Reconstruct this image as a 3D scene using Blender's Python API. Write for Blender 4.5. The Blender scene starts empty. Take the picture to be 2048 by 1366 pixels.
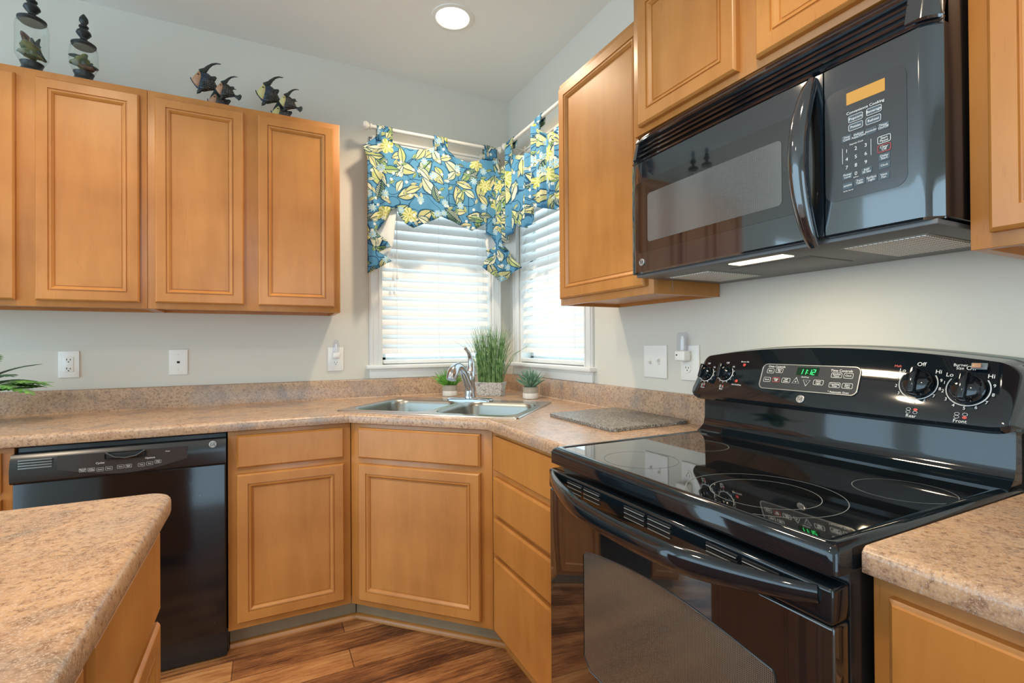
import bpy, bmesh, math, random
from mathutils import Vector, Matrix
from math import sin, cos, pi, sqrt, radians
random.seed(7)
S = bpy.context.scene
COL = S.collection
# ------------------------------------------------------------------ camera
YAW, PITCH, ROLL = -.4641, .005, -.0064
cam_d = bpy.data.cameras.new('camera'); cam = bpy.data.objects.new('camera', cam_d); COL.objects.link(cam)
cam_d.sensor_width = 36; cam_d.lens = 985.44/2048*36; cam_d.clip_start = .02
_F = Vector((-sin(YAW), cos(YAW), 0)); _R = Vector((cos(YAW), sin(YAW), 0)); _U = Vector((0, 0, 1))
_F2 = _F*cos(PITCH)+_U*sin(PITCH); _U2 = _U*cos(PITCH)-_F*sin(PITCH)
_R3 = _R*cos(ROLL)+_U2*sin(ROLL); _U3 = _U2*cos(ROLL)-_R*sin(ROLL)
cam.matrix_world = Matrix.Translation((-1.3926, -2.8057, 1.2043)) @ Matrix((_R3, _U3, -_F2)).transposed().to_4x4()
S.camera = cam
# ------------------------------------------------------------------ daylight, lamps, exposure
S.view_settings.view_transform = 'Standard'; S.view_settings.look = 'None'
S.view_settings.gamma = 1; S.view_settings.exposure = 0.86
w = bpy.data.worlds.new('daylight'); S.world = w; w.use_nodes = True
w.node_tree.nodes['Background'].inputs[0].default_value = (.58, .82, 1.0, 1)
w.node_tree.nodes['Background'].inputs[1].default_value = 2.0
def lamp(name, kind, loc, power, color, size=.1, rot=(0, 0, 0), size_y=None, spot=None):
    d = bpy.data.lights.new(name, kind); d.energy = power; d.color = color
    if kind == 'AREA':
        d.size = size
        if size_y: d.shape = 'RECTANGLE'; d.size_y = size_y
    else: d.shadow_soft_size = size
    if spot: d.spot_size = radians(spot); d.spot_blend = .7
    o = bpy.data.objects.new(name, d); COL.objects.link(o); o.location = loc; o.rotation_euler = rot
    return o
WARM = (1, .80, .58)
CANS = [(-.60, -.62), (-2.15, -1.15), (-1.15, -2.55), (-2.8, -2.6)]
for cx, cy in CANS:
    lamp('can_light_lamp', 'SPOT', (cx, cy, 2.70), 34, WARM, .06, spot=140)
lamp('range_hood_lamp', 'AREA', (-.326, -2.012, 1.398), 1.1, (1, .78, .5), .14, (0, 0, pi/2), .04)

# ------------------------------------------------------------------ helpers
MATS = {}; MW = {}
class NT:
    def __init__(s, name):
        s.m = bpy.data.materials.new(name); s.m.use_nodes = True; s.t = s.m.node_tree; s.n = s.t.nodes; s.l = s.t.links
        s.b = s.n['Principled BSDF']; MATS[name] = s.m
    def N(s, kind, **kw):
        n = s.n.new(kind)
        for k, v in kw.items():
            if k in n.inputs.keys(): n.inputs[k].default_value = v
            else: setattr(n, k, v)
        return n
    def L(s, a, ao, b, bi): s.l.new(a.outputs[ao] if not isinstance(ao, int) else a.outputs[ao], b.inputs[bi])
    def math(s, op, a, b=None, c=None):
        n = s.n.new('ShaderNodeMath'); n.operation = op
        for i, v in enumerate((a, b, c)):
            if v is None: continue
            if isinstance(v, (int, float)): n.inputs[i].default_value = v
            else: s.l.new(v, n.inputs[i])
        return n.outputs[0]
    def mix(s, f, a, b):
        n = s.n.new('ShaderNodeMix'); n.data_type = 'RGBA'
        for i, v in ((0, f), (6, a), (7, b)):
            if isinstance(v, (int, float)): n.inputs[i].default_value = v
            elif isinstance(v, tuple): n.inputs[i].default_value = v
            else: s.l.new(v, n.inputs[i])
        return n.outputs[2]
    def set(s, **kw):
        for k, v in kw.items():
            k = k.replace('_', ' ')
            if isinstance(v, (int, float, tuple)): s.b.inputs[k].default_value = v
            else: s.l.new(v, s.b.inputs[k])
def rgb(r, g, b):
    f = lambda c: ((c/255+.055)/1.055)**2.4 if c > 10 else c/255/12.92
    return (f(r), f(g), f(b), 1)
def flat(name, col, rough=.5, metal=0, coat=0, **kw):
    t = NT(name); t.set(Base_Color=col, Roughness=rough, Metallic=metal, Coat_Weight=coat, **kw); return t.m
def noise(t, scale, detail=4, vec=None, rough=.5, stretch=None, dist=0):
    tc = t.N('ShaderNodeTexCoord'); mp = t.N('ShaderNodeMapping'); t.l.new(tc.outputs['Object'], mp.inputs[0])
    if stretch: mp.inputs['Scale'].default_value = stretch
    n = t.N('ShaderNodeTexNoise', Scale=scale, Detail=detail, Roughness=rough, Distortion=dist); t.l.new(mp.outputs[0], n.inputs['Vector'])
    return n.outputs[0]
def ramp(t, f, stops):
    r = t.N('ShaderNodeValToRGB'); e = r.color_ramp.elements
    e[0].position, e[0].color = stops[0]; e[1].position, e[1].color = stops[-1]
    for p, c in stops[1:-1]:
        x = e.new(p); x.color = c
    t.l.new(f, r.inputs[0]); return r.outputs[0]
def bump(t, h, s=.2, d=.001):
    b = t.N('ShaderNodeBump', Strength=s, Distance=d); t.l.new(h, b.inputs['Height']); t.l.new(b.outputs[0], t.b.inputs['Normal'])

# maple cabinets
def wood(name, c1, c2, rough=.38):
    t = NT(name)
    g = noise(t, 4, 4, stretch=(6, 6, .9), dist=.6); b = noise(t, 3.4, 3)
    c = ramp(t, t.math('ADD', t.math('MULTIPLY', g, .30), t.math('MULTIPLY', b, .70)), [(.28, c1), (.70, c2)])
    sp = noise(t, 60, 2, stretch=(3, 3, .25))
    c = t.mix(ramp(t, sp, [(.66, (0, 0, 0, 1)), (.80, (.35, .35, .35, 1))]), c, (c1[0]*.55, c1[1]*.5, c1[2]*.45, 1))
    t.set(Base_Color=c, Roughness=rough, Coat_Weight=.25, Coat_Roughness=.22); return t.m
wood('maple', rgb(164, 102, 40), rgb(197, 134, 66))
wood('maple_dark', rgb(120, 70, 34), rgb(150, 95, 50))
wood('kick_grey', rgb(134, 112, 82), rgb(156, 134, 102), .6)
# laminate counter
t = NT('laminate')
n1 = noise(t, 9, 6, rough=.65, dist=.6); n2 = noise(t, 105, 5, rough=.8); n3 = noise(t, 420, 2); n4 = noise(t, 4, 3)
c = ramp(t, n1, [(.30, rgb(132, 120, 110)), (.43, rgb(172, 139, 112)), (.55, rgb(192, 157, 122)), (.70, rgb(156, 117, 92))])
c = t.mix(ramp(t, n2, [(.49, (0, 0, 0, 1)), (.60, (.85, .85, .85, 1))]), c, rgb(112, 80, 60))
c = t.mix(ramp(t, n3, [(.50, (0, 0, 0, 1)), (.66, (.7, .7, .7, 1))]), c, rgb(204, 184, 166))
c = t.mix(ramp(t, n4, [(.5, (0, 0, 0, 1)), (.72, (.35, .35, .35, 1))]), c, rgb(150, 150, 150))
t.set(Base_Color=c, Roughness=.26, Specular_IOR_Level=.6); bump(t, n2, .12, .0006)
t = NT('granite_board'); n = noise(t, 170, 3, rough=.8)
t.set(Base_Color=ramp(t, n, [(.36, rgb(50, 47, 44)), (.5, rgb(118, 113, 106)), (.62, rgb(170, 168, 162))]), Roughness=.4)
# floor planks
t = NT('hickory_floor')
tc = t.N('ShaderNodeTexCoord'); mp = t.N('ShaderNodeMapping'); t.l.new(tc.outputs['Object'], mp.inputs[0])
br = t.N('ShaderNodeTexBrick', Scale=1.0, offset=.37); br.inputs['Brick Width'].default_value = 1.1; br.inputs['Row Height'].default_value = .127
br.inputs['Mortar Size'].default_value = .0022; br.inputs['Color1'].default_value = (0, 0, 0, 1); br.inputs['Color2'].default_value = (1, 1, 1, 1); br.inputs['Mortar'].default_value = (.5, .5, .5, 1)
t.l.new(mp.outputs[0], br.inputs['Vector'])
g = noise(t, 11, 10, stretch=(.5, 7, 1), rough=.75); bl = noise(t, 3.6, 4, stretch=(.8, 3.2, 1), dist=.2)
g2 = noise(t, 60, 6, stretch=(.5, 5, 1), rough=.8)
f = t.math('ADD', t.math('ADD', t.math('MULTIPLY', g, .42), t.math('MULTIPLY', g2, .22)), t.math('ADD', t.math('MULTIPLY', br.outputs[0], .15), t.math('MULTIPLY', bl, .36)))
c = ramp(t, f, [(.44, rgb(72, 42, 26)), (.51, rgb(124, 78, 46)), (.58, rgb(168, 112, 66)), (.69, rgb(202, 152, 98))])
c = t.mix(t.math('MULTIPLY', br.outputs[1], .7), c, rgb(60, 34, 20))
t.set(Base_Color=c, Roughness=.42); bump(t, g, .25, .002)
# paints
t = NT('wall_paint'); n = noise(t, 180, 2); t.set(Base_Color=rgb(214, 210, 198), Roughness=.75); bump(t, n, .06, .001)
t = NT('ceiling_paint'); n = noise(t, 120, 2); t.set(Base_Color=rgb(236, 237, 232), Roughness=.9); bump(t, n, .08, .001)
flat('white_trim', rgb(232, 231, 226), .35); flat('white_plastic', rgb(236, 234, 228), .3)
flat('dark_slot', rgb(20, 20, 20), .6)
flat('black_enamel', (.006, .011, .017, 1), .07, coat=1.0, Coat_Roughness=.03, Coat_IOR=1.6, Specular_IOR_Level=.9)  # black appliance; blue tint in the base colour stands in for reflected teal sheen
flat('range_enamel', (.005, .009, .013, 1), .06, coat=.25, Coat_Roughness=.03, Specular_IOR_Level=.55)  # same blue sheen tinted into the black base colour
flat('black_plastic', (.010, .011, .013, 1), .22, Specular_IOR_Level=.7)
flat('black_satin', (.016, .017, .019, 1), .35)
flat('smoked_glass', (.010, .011, .012, 1), .04, Specular_IOR_Level=.9, coat=.8, Coat_Roughness=.02)
flat('panel_grey', (.035, .038, .042, 1), .14, Specular_IOR_Level=.7)
flat('hood_underside', rgb(104, 104, 104), .45, .2)
flat('steel', rgb(205, 205, 203), .22, 1); flat('steel_bowl', rgb(150, 150, 143), .33, 1); flat('chrome', rgb(190, 192, 195), .16, 1)
flat('trim_grey', rgb(132, 134, 124), .4); flat('badge_silver', rgb(190, 192, 190), .3, .7)
flat('ink_white', rgb(225, 228, 228), .5); flat('ink_red', rgb(200, 70, 66), .5); flat('ink_grey', rgb(112, 122, 126), .5)
flat('key_fill', rgb(66, 82, 92), .3)
t = NT('display_amber'); t.set(Base_Color=rgb(168, 124, 52), Roughness=.3, Emission_Color=rgb(176, 128, 50), Emission_Strength=.25)
t = NT('digits_green'); t.set(Base_Color=(0, .2, .05, 1), Emission_Color=(.05, 1, .2, 1), Emission_Strength=1.3)
t = NT('display_dark'); t.set(Base_Color=(.002, .02, .006, 1), Roughness=.1)
t = NT('lamp_glow'); t.set(Base_Color=(1, 1, 1, 1), Emission_Color=(1, .93, .80, 1), Emission_Strength=2.4)
t = NT('hood_lamp_lens'); t.set(Base_Color=(1, 1, 1, 1), Emission_Color=(1, .82, .52, 1), Emission_Strength=1.1)
# perforated screens
def screen(name, a, b, scale, rough=.15):
    t = NT(name); tc = t.N('ShaderNodeTexCoord'); v = t.N('ShaderNodeTexVoronoi', Scale=scale, Randomness=0.0); t.l.new(tc.outputs['Object'], v.inputs['Vector'])
    t.set(Base_Color=ramp(t, v.outputs['Distance'], [(.25, a), (.42, b)]), Roughness=rough, Specular_IOR_Level=.8, Coat_Weight=.5, Coat_Roughness=.03); return t.m
screen('microwave_screen', (.012, .013, .014, 1), (.12, .125, .125, 1), 380)
screen('oven_screen', (.012, .011, .010, 1), (.13, .115, .095, 1), 300)
t = NT('grease_filter'); tc = t.N('ShaderNodeTexCoord'); v = t.N('ShaderNodeTexVoronoi', Scale=110.0, Randomness=0.0); t.l.new(tc.outputs['Object'], v.inputs['Vector'])
t.set(Base_Color=ramp(t, v.outputs['Distance'], [(.34, rgb(245, 243, 238)), (.52, rgb(96, 94, 90))]), Metallic=.1, Roughness=.4); bump(t, v.outputs['Distance'], .6, .002)
# speckled ceramic glass
t = NT('ceramic_glass'); n = noise(t, 700, 1)
t.set(Base_Color=ramp(t, n, [(.70, (.004, .005, .006, 1)), (.78, (.12, .13, .14, 1))]), Roughness=.035, Specular_IOR_Level=.9, Coat_Weight=.6, Coat_Roughness=.02)
t = NT('dishwasher_black'); n = noise(t, 90, 2); n2 = noise(t, 260, 2, rough=.6)
t.set(Base_Color=ramp(t, n, [(.74, (.004, .0045, .006, 1)), (.80, (.14, .15, .17, 1))]), Roughness=.12, Specular_IOR_Level=.6); bump(t, n2, .06, .0006)
# glass
def glass(name, tint, rough=0.0):
    t = NT(name); t.n.remove(t.b); out = t.n['Material Output']
    tr = t.N('ShaderNodeBsdfTransparent'); tr.inputs[0].default_value = tint
    gl = t.N('ShaderNodeBsdfGlossy'); gl.inputs['Roughness'].default_value = .02
    fr = t.N('ShaderNodeFresnel'); fr.inputs[0].default_value = 1.45
    ge = t.N('ShaderNodeNewGeometry'); mx = t.N('ShaderNodeMixShader'); t.l.new(t.math('MULTIPLY', fr.outputs[0], t.math('SUBTRACT', 1, ge.outputs['Backfacing'])), mx.inputs[0]); t.l.new(tr.outputs[0], mx.inputs[1]); t.l.new(gl.outputs[0], mx.inputs[2]); t.l.new(mx.outputs[0], out.inputs[0])
glass('clear_glass', (.97, .98, .98, 1)); glass('jar_glass', (.965, .98, .975, 1)); glass('bulb_plastic', (.93, .94, .98, 1))
# translucent blinds
t = NT('blind_slat'); t.set(Base_Color=rgb(250, 246, 240), Roughness=.4)
tl = t.N('ShaderNodeBsdfTranslucent'); tl.inputs[0].default_value = (1, .96, .93, 1)
mx = t.N('ShaderNodeMixShader'); mx.inputs[0].default_value = .24; t.l.new(t.b.outputs[0], mx.inputs[1]); t.l.new(tl.outputs[0], mx.inputs[2]); t.l.new(mx.outputs[0], t.n['Material Output'].inputs[0])
# greens etc
def leafy(name, a, b, scale=40):
    t = NT(name); n = noise(t, scale, 3); t.set(Base_Color=ramp(t, n, [(.35, a), (.65, b)]), Roughness=.5); return t.m
leafy('grass_green', rgb(64, 106, 54), rgb(146, 180, 112)); leafy('bright_green', rgb(50, 120, 40), rgb(130, 190, 80)); leafy('succulent_green', rgb(70, 112, 92), rgb(136, 170, 142))
leafy('fern_green', rgb(54, 116, 52), rgb(132, 186, 98)); leafy('fern_dark', rgb(34, 66, 48), rgb(70, 104, 76))
flat('pot_grey', rgb(168, 160, 146), .8); flat('pot_white', rgb(224, 220, 212), .7); flat('soil', rgb(60, 48, 36), .9)
t = NT('leaf_relief'); tc = t.N('ShaderNodeTexCoord'); v = t.N('ShaderNodeTexVoronoi', Scale=55.0, feature='DISTANCE_TO_EDGE'); mpn = t.N('ShaderNodeTexNoise', Scale=30.0)
va = t.N('ShaderNodeMix', data_type='VECTOR'); va.inputs[0].default_value = .12; t.l.new(tc.outputs['Object'], mpn.inputs['Vector'])
t.l.new(tc.outputs['Object'], va.inputs[4]); t.l.new(mpn.outputs['Color'], va.inputs[5]); t.l.new(va.outputs[1], v.inputs['Vector'])
t.set(Base_Color=ramp(t, v.outputs[0], [(.02, rgb(120, 118, 112)), (.10, rgb(208, 204, 196))]), Roughness=.8); bump(t, v.outputs[0], .5, .003)
flat('jar_black', rgb(30, 38, 40), .4)
t = NT('fish_scale'); tc = t.N('ShaderNodeTexCoord'); v = t.N('ShaderNodeTexVoronoi', Scale=130.0, Randomness=.35); t.l.new(tc.outputs['Object'], v.inputs['Vector'])
n = noise(t, 14, 2); sc = ramp(t, v.outputs['Distance'], [(.15, rgb(96, 88, 74)), (.55, rgb(26, 26, 26))])
t.set(Base_Color=t.mix(ramp(t, n, [(.5, (0, 0, 0, 1)), (.65, (.6, .6, .6, 1))]), sc, rgb(34, 66, 96)), Roughness=.35); bump(t, v.outputs['Distance'], .8, .004)
flat('fish_fin', rgb(42, 50, 48), .45); flat('fish_face_copper', rgb(178, 136, 104), .4); flat('fish_face_cream', rgb(196, 188, 128), .4)
flat('eye_dark', rgb(30, 26, 20), .3)
leafy('bark_brown', rgb(84, 62, 50), rgb(134, 106, 90)); leafy('pod_green', rgb(60, 76, 50), rgb(132, 130, 84)); leafy('pod_slate', rgb(40, 52, 56), rgb(74, 88, 90))
flat('lining_white', rgb(226, 226, 220), .8); flat('rod_white', rgb(226, 222, 212), .35); flat('cord_white', rgb(235, 235, 232), .6)

# printed floral cotton: leaf, flower and stem motifs over blue
t = NT('floral_cotton'); uv = t.N('ShaderNodeUVMap'); uv.uv_map = 'UVMap'
col = t.mix(noise(t, 20, 2), rgb(78, 142, 182), rgb(96, 160, 196))
def cells(scale, seed):
    mp = t.N('ShaderNodeMapping'); mp.inputs['Location'].default_value = (seed, seed*.37, 0); t.l.new(uv.outputs[0], mp.inputs[0])
    v = t.N('ShaderNodeTexVoronoi', Scale=scale, Randomness=.75, voronoi_dimensions='2D'); t.l.new(mp.outputs[0], v.inputs['Vector'])
    sb = t.N('ShaderNodeVectorMath', operation='SUBTRACT'); t.l.new(mp.outputs[0], sb.inputs[0]); t.l.new(v.outputs['Position'], sb.inputs[1])
    sx = t.N('ShaderNodeSeparateXYZ'); t.l.new(sb.outputs[0], sx.inputs[0])
    sc = t.N('ShaderNodeSeparateColor'); t.l.new(v.outputs['Color'], sc.inputs[0])
    return t.math('MULTIPLY', sx.outputs[0], scale), t.math('MULTIPLY', sx.outputs[1], scale), sc.outputs[0], sc.outputs[1], sc.outputs[2]
M = t.math
def leafmask(x, y, r, wd, ln, skew=.2):
    a = M('MULTIPLY', r, 6.283); ca, sa = M('COSINE', a), M('SINE', a)
    u = M('ADD', M('MULTIPLY', x, ca), M('MULTIPLY', y, sa)); v = M('SUBTRACT', M('MULTIPLY', y, ca), M('MULTIPLY', x, sa))
    v = M('ADD', v, M('MULTIPLY', M('MULTIPLY', u, u), skew))
    q = M('SUBTRACT', 1, M('POWER', M('DIVIDE', M('ABSOLUTE', u), ln), 1.6))
    return M('GREATER_THAN', M('MULTIPLY', q, wd), M('ABSOLUTE', v)), u, v
def layer(scale, seed, wd, ln, gate, palette, freq):
    global col
    x, y, r, g, b = cells(scale, seed)
    m, u, v = leafmask(x, y, r, wd, ln)
    m2, _, _ = leafmask(x, y, r, wd*1.28, ln*1.12)
    on = M('LESS_THAN', g, gate)
    vein = M('GREATER_THAN', M('SINE', M('MULTIPLY', M('ADD', u, M('MULTIPLY', M('ABSOLUTE', v), -1.1)), freq)), .15)
    mid = M('LESS_THAN', M('ABSOLUTE', v), .018)
    pal = ramp(t, b, palette); pal_n = pal.node; pal_n.color_ramp.interpolation = 'CONSTANT'
    half = M('GREATER_THAN', v, 0)
    lc = t.mix(M('MULTIPLY', vein, .75), pal, rgb(232, 232, 206)); lc = t.mix(M('MULTIPLY', M('MULTIPLY', half, vein), .6), lc, rgb(86, 140, 70))
    lc = t.mix(mid, lc, rgb(30, 72, 84))
    col = t.mix(M('MULTIPLY', m2, on), col, rgb(28, 84, 116)); col = t.mix(M('MULTIPLY', m, on), col, lc)
def stems(scale, seed):
    global col
    mp = t.N('ShaderNodeMapping'); mp.inputs['Location'].default_value = (seed, seed, 0); t.l.new(uv.outputs[0], mp.inputs[0])
    n = t.N('ShaderNodeTexNoise', Scale=scale, Detail=0.0); t.l.new(mp.outputs[0], n.inputs['Vector'])
    d = M('ABSOLUTE', M('SUBTRACT', n.outputs[0], .5)); col = t.mix(M('LESS_THAN', d, .009), col, rgb(30, 78, 112))
def flowers(scale, seed, gate, k, c1, c2, size):
    global col
    x, y, r, g, b = cells(scale, seed)
    th = M('ARCTAN2', y, x); rad = M('SQRT', M('ADD', M('MULTIPLY', x, x), M('MULTIPLY', y, y)))
    pet = M('ADD', size*.62, M('MULTIPLY', M('ABSOLUTE', M('COSINE', M('ADD', M('MULTIPLY', th, k), M('MULTIPLY', r, 6)))), size*.38))
    m = M('MULTIPLY', M('LESS_THAN', rad, pet), M('LESS_THAN', g, gate))
    ring = M('GREATER_THAN', M('COSINE', M('MULTIPLY', th, k*4)), .2)
    fc = t.mix(M('MULTIPLY', ring, M('GREATER_THAN', rad, size*.3)), c1, c2); fc = t.mix(M('LESS_THAN', rad, size*.16), fc, rgb(196, 190, 92))
    col = t.mix(m, col, fc)
stems(9, 3.1); stems(8, 9.7)
PAL = [(0, rgb(216, 206, 142)), (.3, rgb(120, 160, 72)), (.5, rgb(228, 228, 200)), (.76, rgb(36, 92, 96)), (.85, rgb(196, 202, 120))]
layer(7.2, 1.3, .22, .45, .95, PAL, 72); layer(11, 9.2, .20, .44, .70, PAL, 50); layer(8.6, 5.9, .17, .44, .75, PAL, 64); layer(19, 2.2, .14, .40, .5, PAL, 34)
flowers(8.5, 4.4, .32, 2.5, rgb(226, 222, 168), rgb(176, 188, 84), .36)
flowers(14, 7.7, .28, 4, rgb(196, 222, 228), rgb(120, 176, 204), .30); flowers(28, 6.1, .16, 3, rgb(232, 238, 232), rgb(216, 226, 224), .26)
t.set(Base_Color=col, Roughness=.85)
tl = t.N('ShaderNodeBsdfTranslucent'); t.l.new(col, tl.inputs[0])
mx = t.N('ShaderNodeMixShader'); mx.inputs[0].default_value = .22; t.l.new(t.b.outputs[0], mx.inputs[1]); t.l.new(tl.outputs[0], mx.inputs[2]); t.l.new(mx.outputs[0], t.n['Material Output'].inputs[0])

# ------------------------------------------------------------------ mesh builder
def empty(name, label, cat, loc, rotz=0, group=None):
    o = bpy.data.objects.new(name, None); COL.objects.link(o); o.empty_display_size = .05
    o.location = loc; o.rotation_euler = (0, 0, rotz); MW[o.name] = Matrix.Translation(loc) @ Matrix.Rotation(rotz, 4, 'Z')
    o['label'] = label; o['category'] = cat
    if group: o['group'] = group
    return o
def tag(o, label=None, cat=None, group=None, kind=None):
    for k, v in (('label', label), ('category', cat), ('group', group), ('kind', kind)):
        if v: o[k] = v
    return o
class MB:
    """collects geometry; build() links it as one mesh object"""
    def __init__(s): s.b = bmesh.new(); s.uv = None
    def _fin(s, b, M=None):
        if M is not None: bmesh.ops.transform(b, matrix=M, verts=b.verts)
        me = bpy.data.meshes.new('t'); b.to_mesh(me); b.free(); s.b.from_mesh(me); bpy.data.meshes.remove(me); return s
    def box(s, x0, x1, y0, y1, z0, z1, r=0, seg=2, M=None):
        b = bmesh.new(); bmesh.ops.create_cube(b, size=1)
        sc = Matrix.Diagonal((abs(x1-x0), abs(y1-y0), abs(z1-z0), 1)); bmesh.ops.transform(b, matrix=Matrix.Translation(((x0+x1)/2, (y0+y1)/2, (z0+z1)/2)) @ sc, verts=b.verts)
        if r: bmesh.ops.bevel(b, geom=b.edges[:], offset=r, segments=seg, affect='EDGES', profile=.5)
        return s._fin(b, M)
    def lathe(s, prof, cx, cy, z0=0, n=24, M=None, cap=True):
        b = bmesh.new(); rings = []
        for r, z in prof: rings.append([b.verts.new((cx+r*cos(2*pi*i/n), cy+r*sin(2*pi*i/n), z0+z)) for i in range(n)])
        for a, c in zip(rings, rings[1:]):
            for i in range(n): b.faces.new((a[i], a[(i+1) % n], c[(i+1) % n], c[i]))
        if cap:
            if prof[0][0] > 1e-5: b.faces.new(rings[0][::-1])
            if prof[-1][0] > 1e-5: b.faces.new(rings[-1])
        return s._fin(b, M)
    def tube(s, pts, r, n=10, M=None, flatx=1.0, up=Vector((0, 0, 1)), caps=True):
        b = bmesh.new(); pts = [Vector(p) for p in pts]; rs = r if isinstance(r, (list, tuple)) else [r]*len(pts); rings = []
        for i, p in enumerate(pts):
            d = (pts[min(i+1, len(pts)-1)]-pts[max(i-1, 0)]).normalized()
            a = d.cross(up)
            if a.length < 1e-3: a = d.cross(Vector((1, 0, 0)))
            a.normalize(); c = a.cross(d).normalized()
            rings.append([b.verts.new(p+a*(rs[i]*flatx*cos(2*pi*k/n))+c*(rs[i]*sin(2*pi*k/n))) for k in range(n)])
        for A, B in zip(rings, rings[1:]):
            for k in range(n): b.faces.new((A[k], A[(k+1) % n], B[(k+1) % n], B[k]))
        if caps: b.faces.new(rings[0][::-1]); b.faces.new(rings[-1])
        return s._fin(b, M)
    def loft(s, loops, cap0=True, cap1=True, M=None, closed=True):
        b = bmesh.new(); R = [[b.verts.new(p) for p in L] for L in loops]
        for A, B in zip(R, R[1:]):
            n = len(A)
            for i in range(n if closed else n-1): b.faces.new((A[i], A[(i+1) % n], B[(i+1) % n], B[i]))
        if cap0: b.faces.new(R[0][::-1])
        if cap1: b.faces.new(R[-1])
        return s._fin(b, M)
    def prism(s, poly, fn0, fn1, M=None):
        return s.loft([[fn0(*p) for p in poly], [fn1(*p) for p in poly]], M=M)
    def fill(s, loops, M=None):
        """flat face with holes"""
        b = bmesh.new(); E = []
        for L in loops:
            vs = [b.verts.new(p) for p in L]
            for i in range(len(vs)): E.append(b.edges.new((vs[i], vs[(i+1) % len(vs)])))
        bmesh.ops.triangle_fill(b, use_beauty=True, use_dissolve=False, edges=E)
        return s._fin(b, M)
    def text(s, txt, size, M, align='CENTER', ext=.0002):
        c = bpy.data.curves.new('t', 'FONT'); c.body = txt; c.size = size; c.align_x = align; c.align_y = 'CENTER'; c.extrude = ext; c.space_line = .8; c.resolution_u = 3
        o = bpy.data.objects.new('t', c); COL.objects.link(o); bpy.context.view_layer.update()
        me = bpy.data.meshes.new_from_object(o.evaluated_get(bpy.context.evaluated_depsgraph_get()))
        b = bmesh.new(); b.from_mesh(me); bpy.data.objects.remove(o); bpy.data.meshes.remove(me); bpy.data.curves.remove(c)
        return s._fin(b, M)
    def build(s, name, mat, parent=None, world=True, smooth=True, angle=35, normals=True):
        b = s.b
        if parent is not None and world:
            bmesh.ops.transform(b, matrix=MW[parent.name].inverted(), verts=b.verts)
        if normals: bmesh.ops.recalc_face_normals(b, faces=b.faces)
        me = bpy.data.meshes.new(name); b.to_mesh(me); b.free()
        me.materials.append(MATS[mat])
        if smooth:
            me.polygons.foreach_set('use_smooth', [True]*len(me.polygons)); me.set_sharp_from_angle(angle=radians(angle))
        o = bpy.data.objects.new(name, me); COL.objects.link(o)
        if parent is not None: o.parent = parent; MW[o.name] = MW[parent.name]
        else: MW[o.name] = Matrix.Identity(4)
        return o
def struct(mb, name, mat, **kw): return tag(mb.build(name, mat, **kw), kind='structure')
def rrect(x0, x1, z0, z1, r, n=6):
    P = []
    for cx, cz, a0 in ((x1-r, z1-r, 0), (x0+r, z1-r, 90), (x0+r, z0+r, 180), (x1-r, z0+r, 270)):
        for k in range(n+1):
            a = radians(a0+90*k/n); P.append((cx+r*cos(a), cz+r*sin(a)))
    return P

# ------------------------------------------------------------------ room shell
ZC = 2.741
struct(MB().box(-5.2, .12, -5.6, .12, -.10, 0), 'floor', 'hickory_floor')
struct(MB().box(-5.2, .12, -5.6, .12, ZC, ZC+.1), 'ceiling', 'ceiling_paint')
m = MB(); m.box(-5.2, -2.0, -5.72, -5.6, 0, ZC); m.box(-.3, .12, -5.72, -5.6, 0, ZC); m.box(-2.0, -.3, -5.72, -5.6, 2.3, ZC); struct(m, 'wall_back', 'wall_paint')
WX0, WX1, WZ0, WZ1 = -.815, -.130, 1.088, 2.30        # window opening, left wall
m = MB(); m.box(-3.5, WX0, 0, .12, 0, ZC); m.box(-5.2, -4.9, 0, .12, 0, ZC); m.box(-4.9, -3.5, 0, .12, 2.15, ZC); m.box(WX1, .12, 0, .12, 0, ZC); m.box(WX0, WX1, 0, .12, 0, WZ0); m.box(WX0, WX1, 0, .12, WZ1, ZC); struct(m, 'wall_left', 'wall_paint')
VY0, VY1 = -.132, -.832
m = MB(); m.box(0, .12, -5.6, VY1, 0, ZC); m.box(0, .12, VY0, 0, 0, ZC); m.box(0, .12, VY1, VY0, 0, WZ0); m.box(0, .12, VY1, VY0, WZ1, ZC); struct(m, 'wall_right', 'wall_paint')

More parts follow.
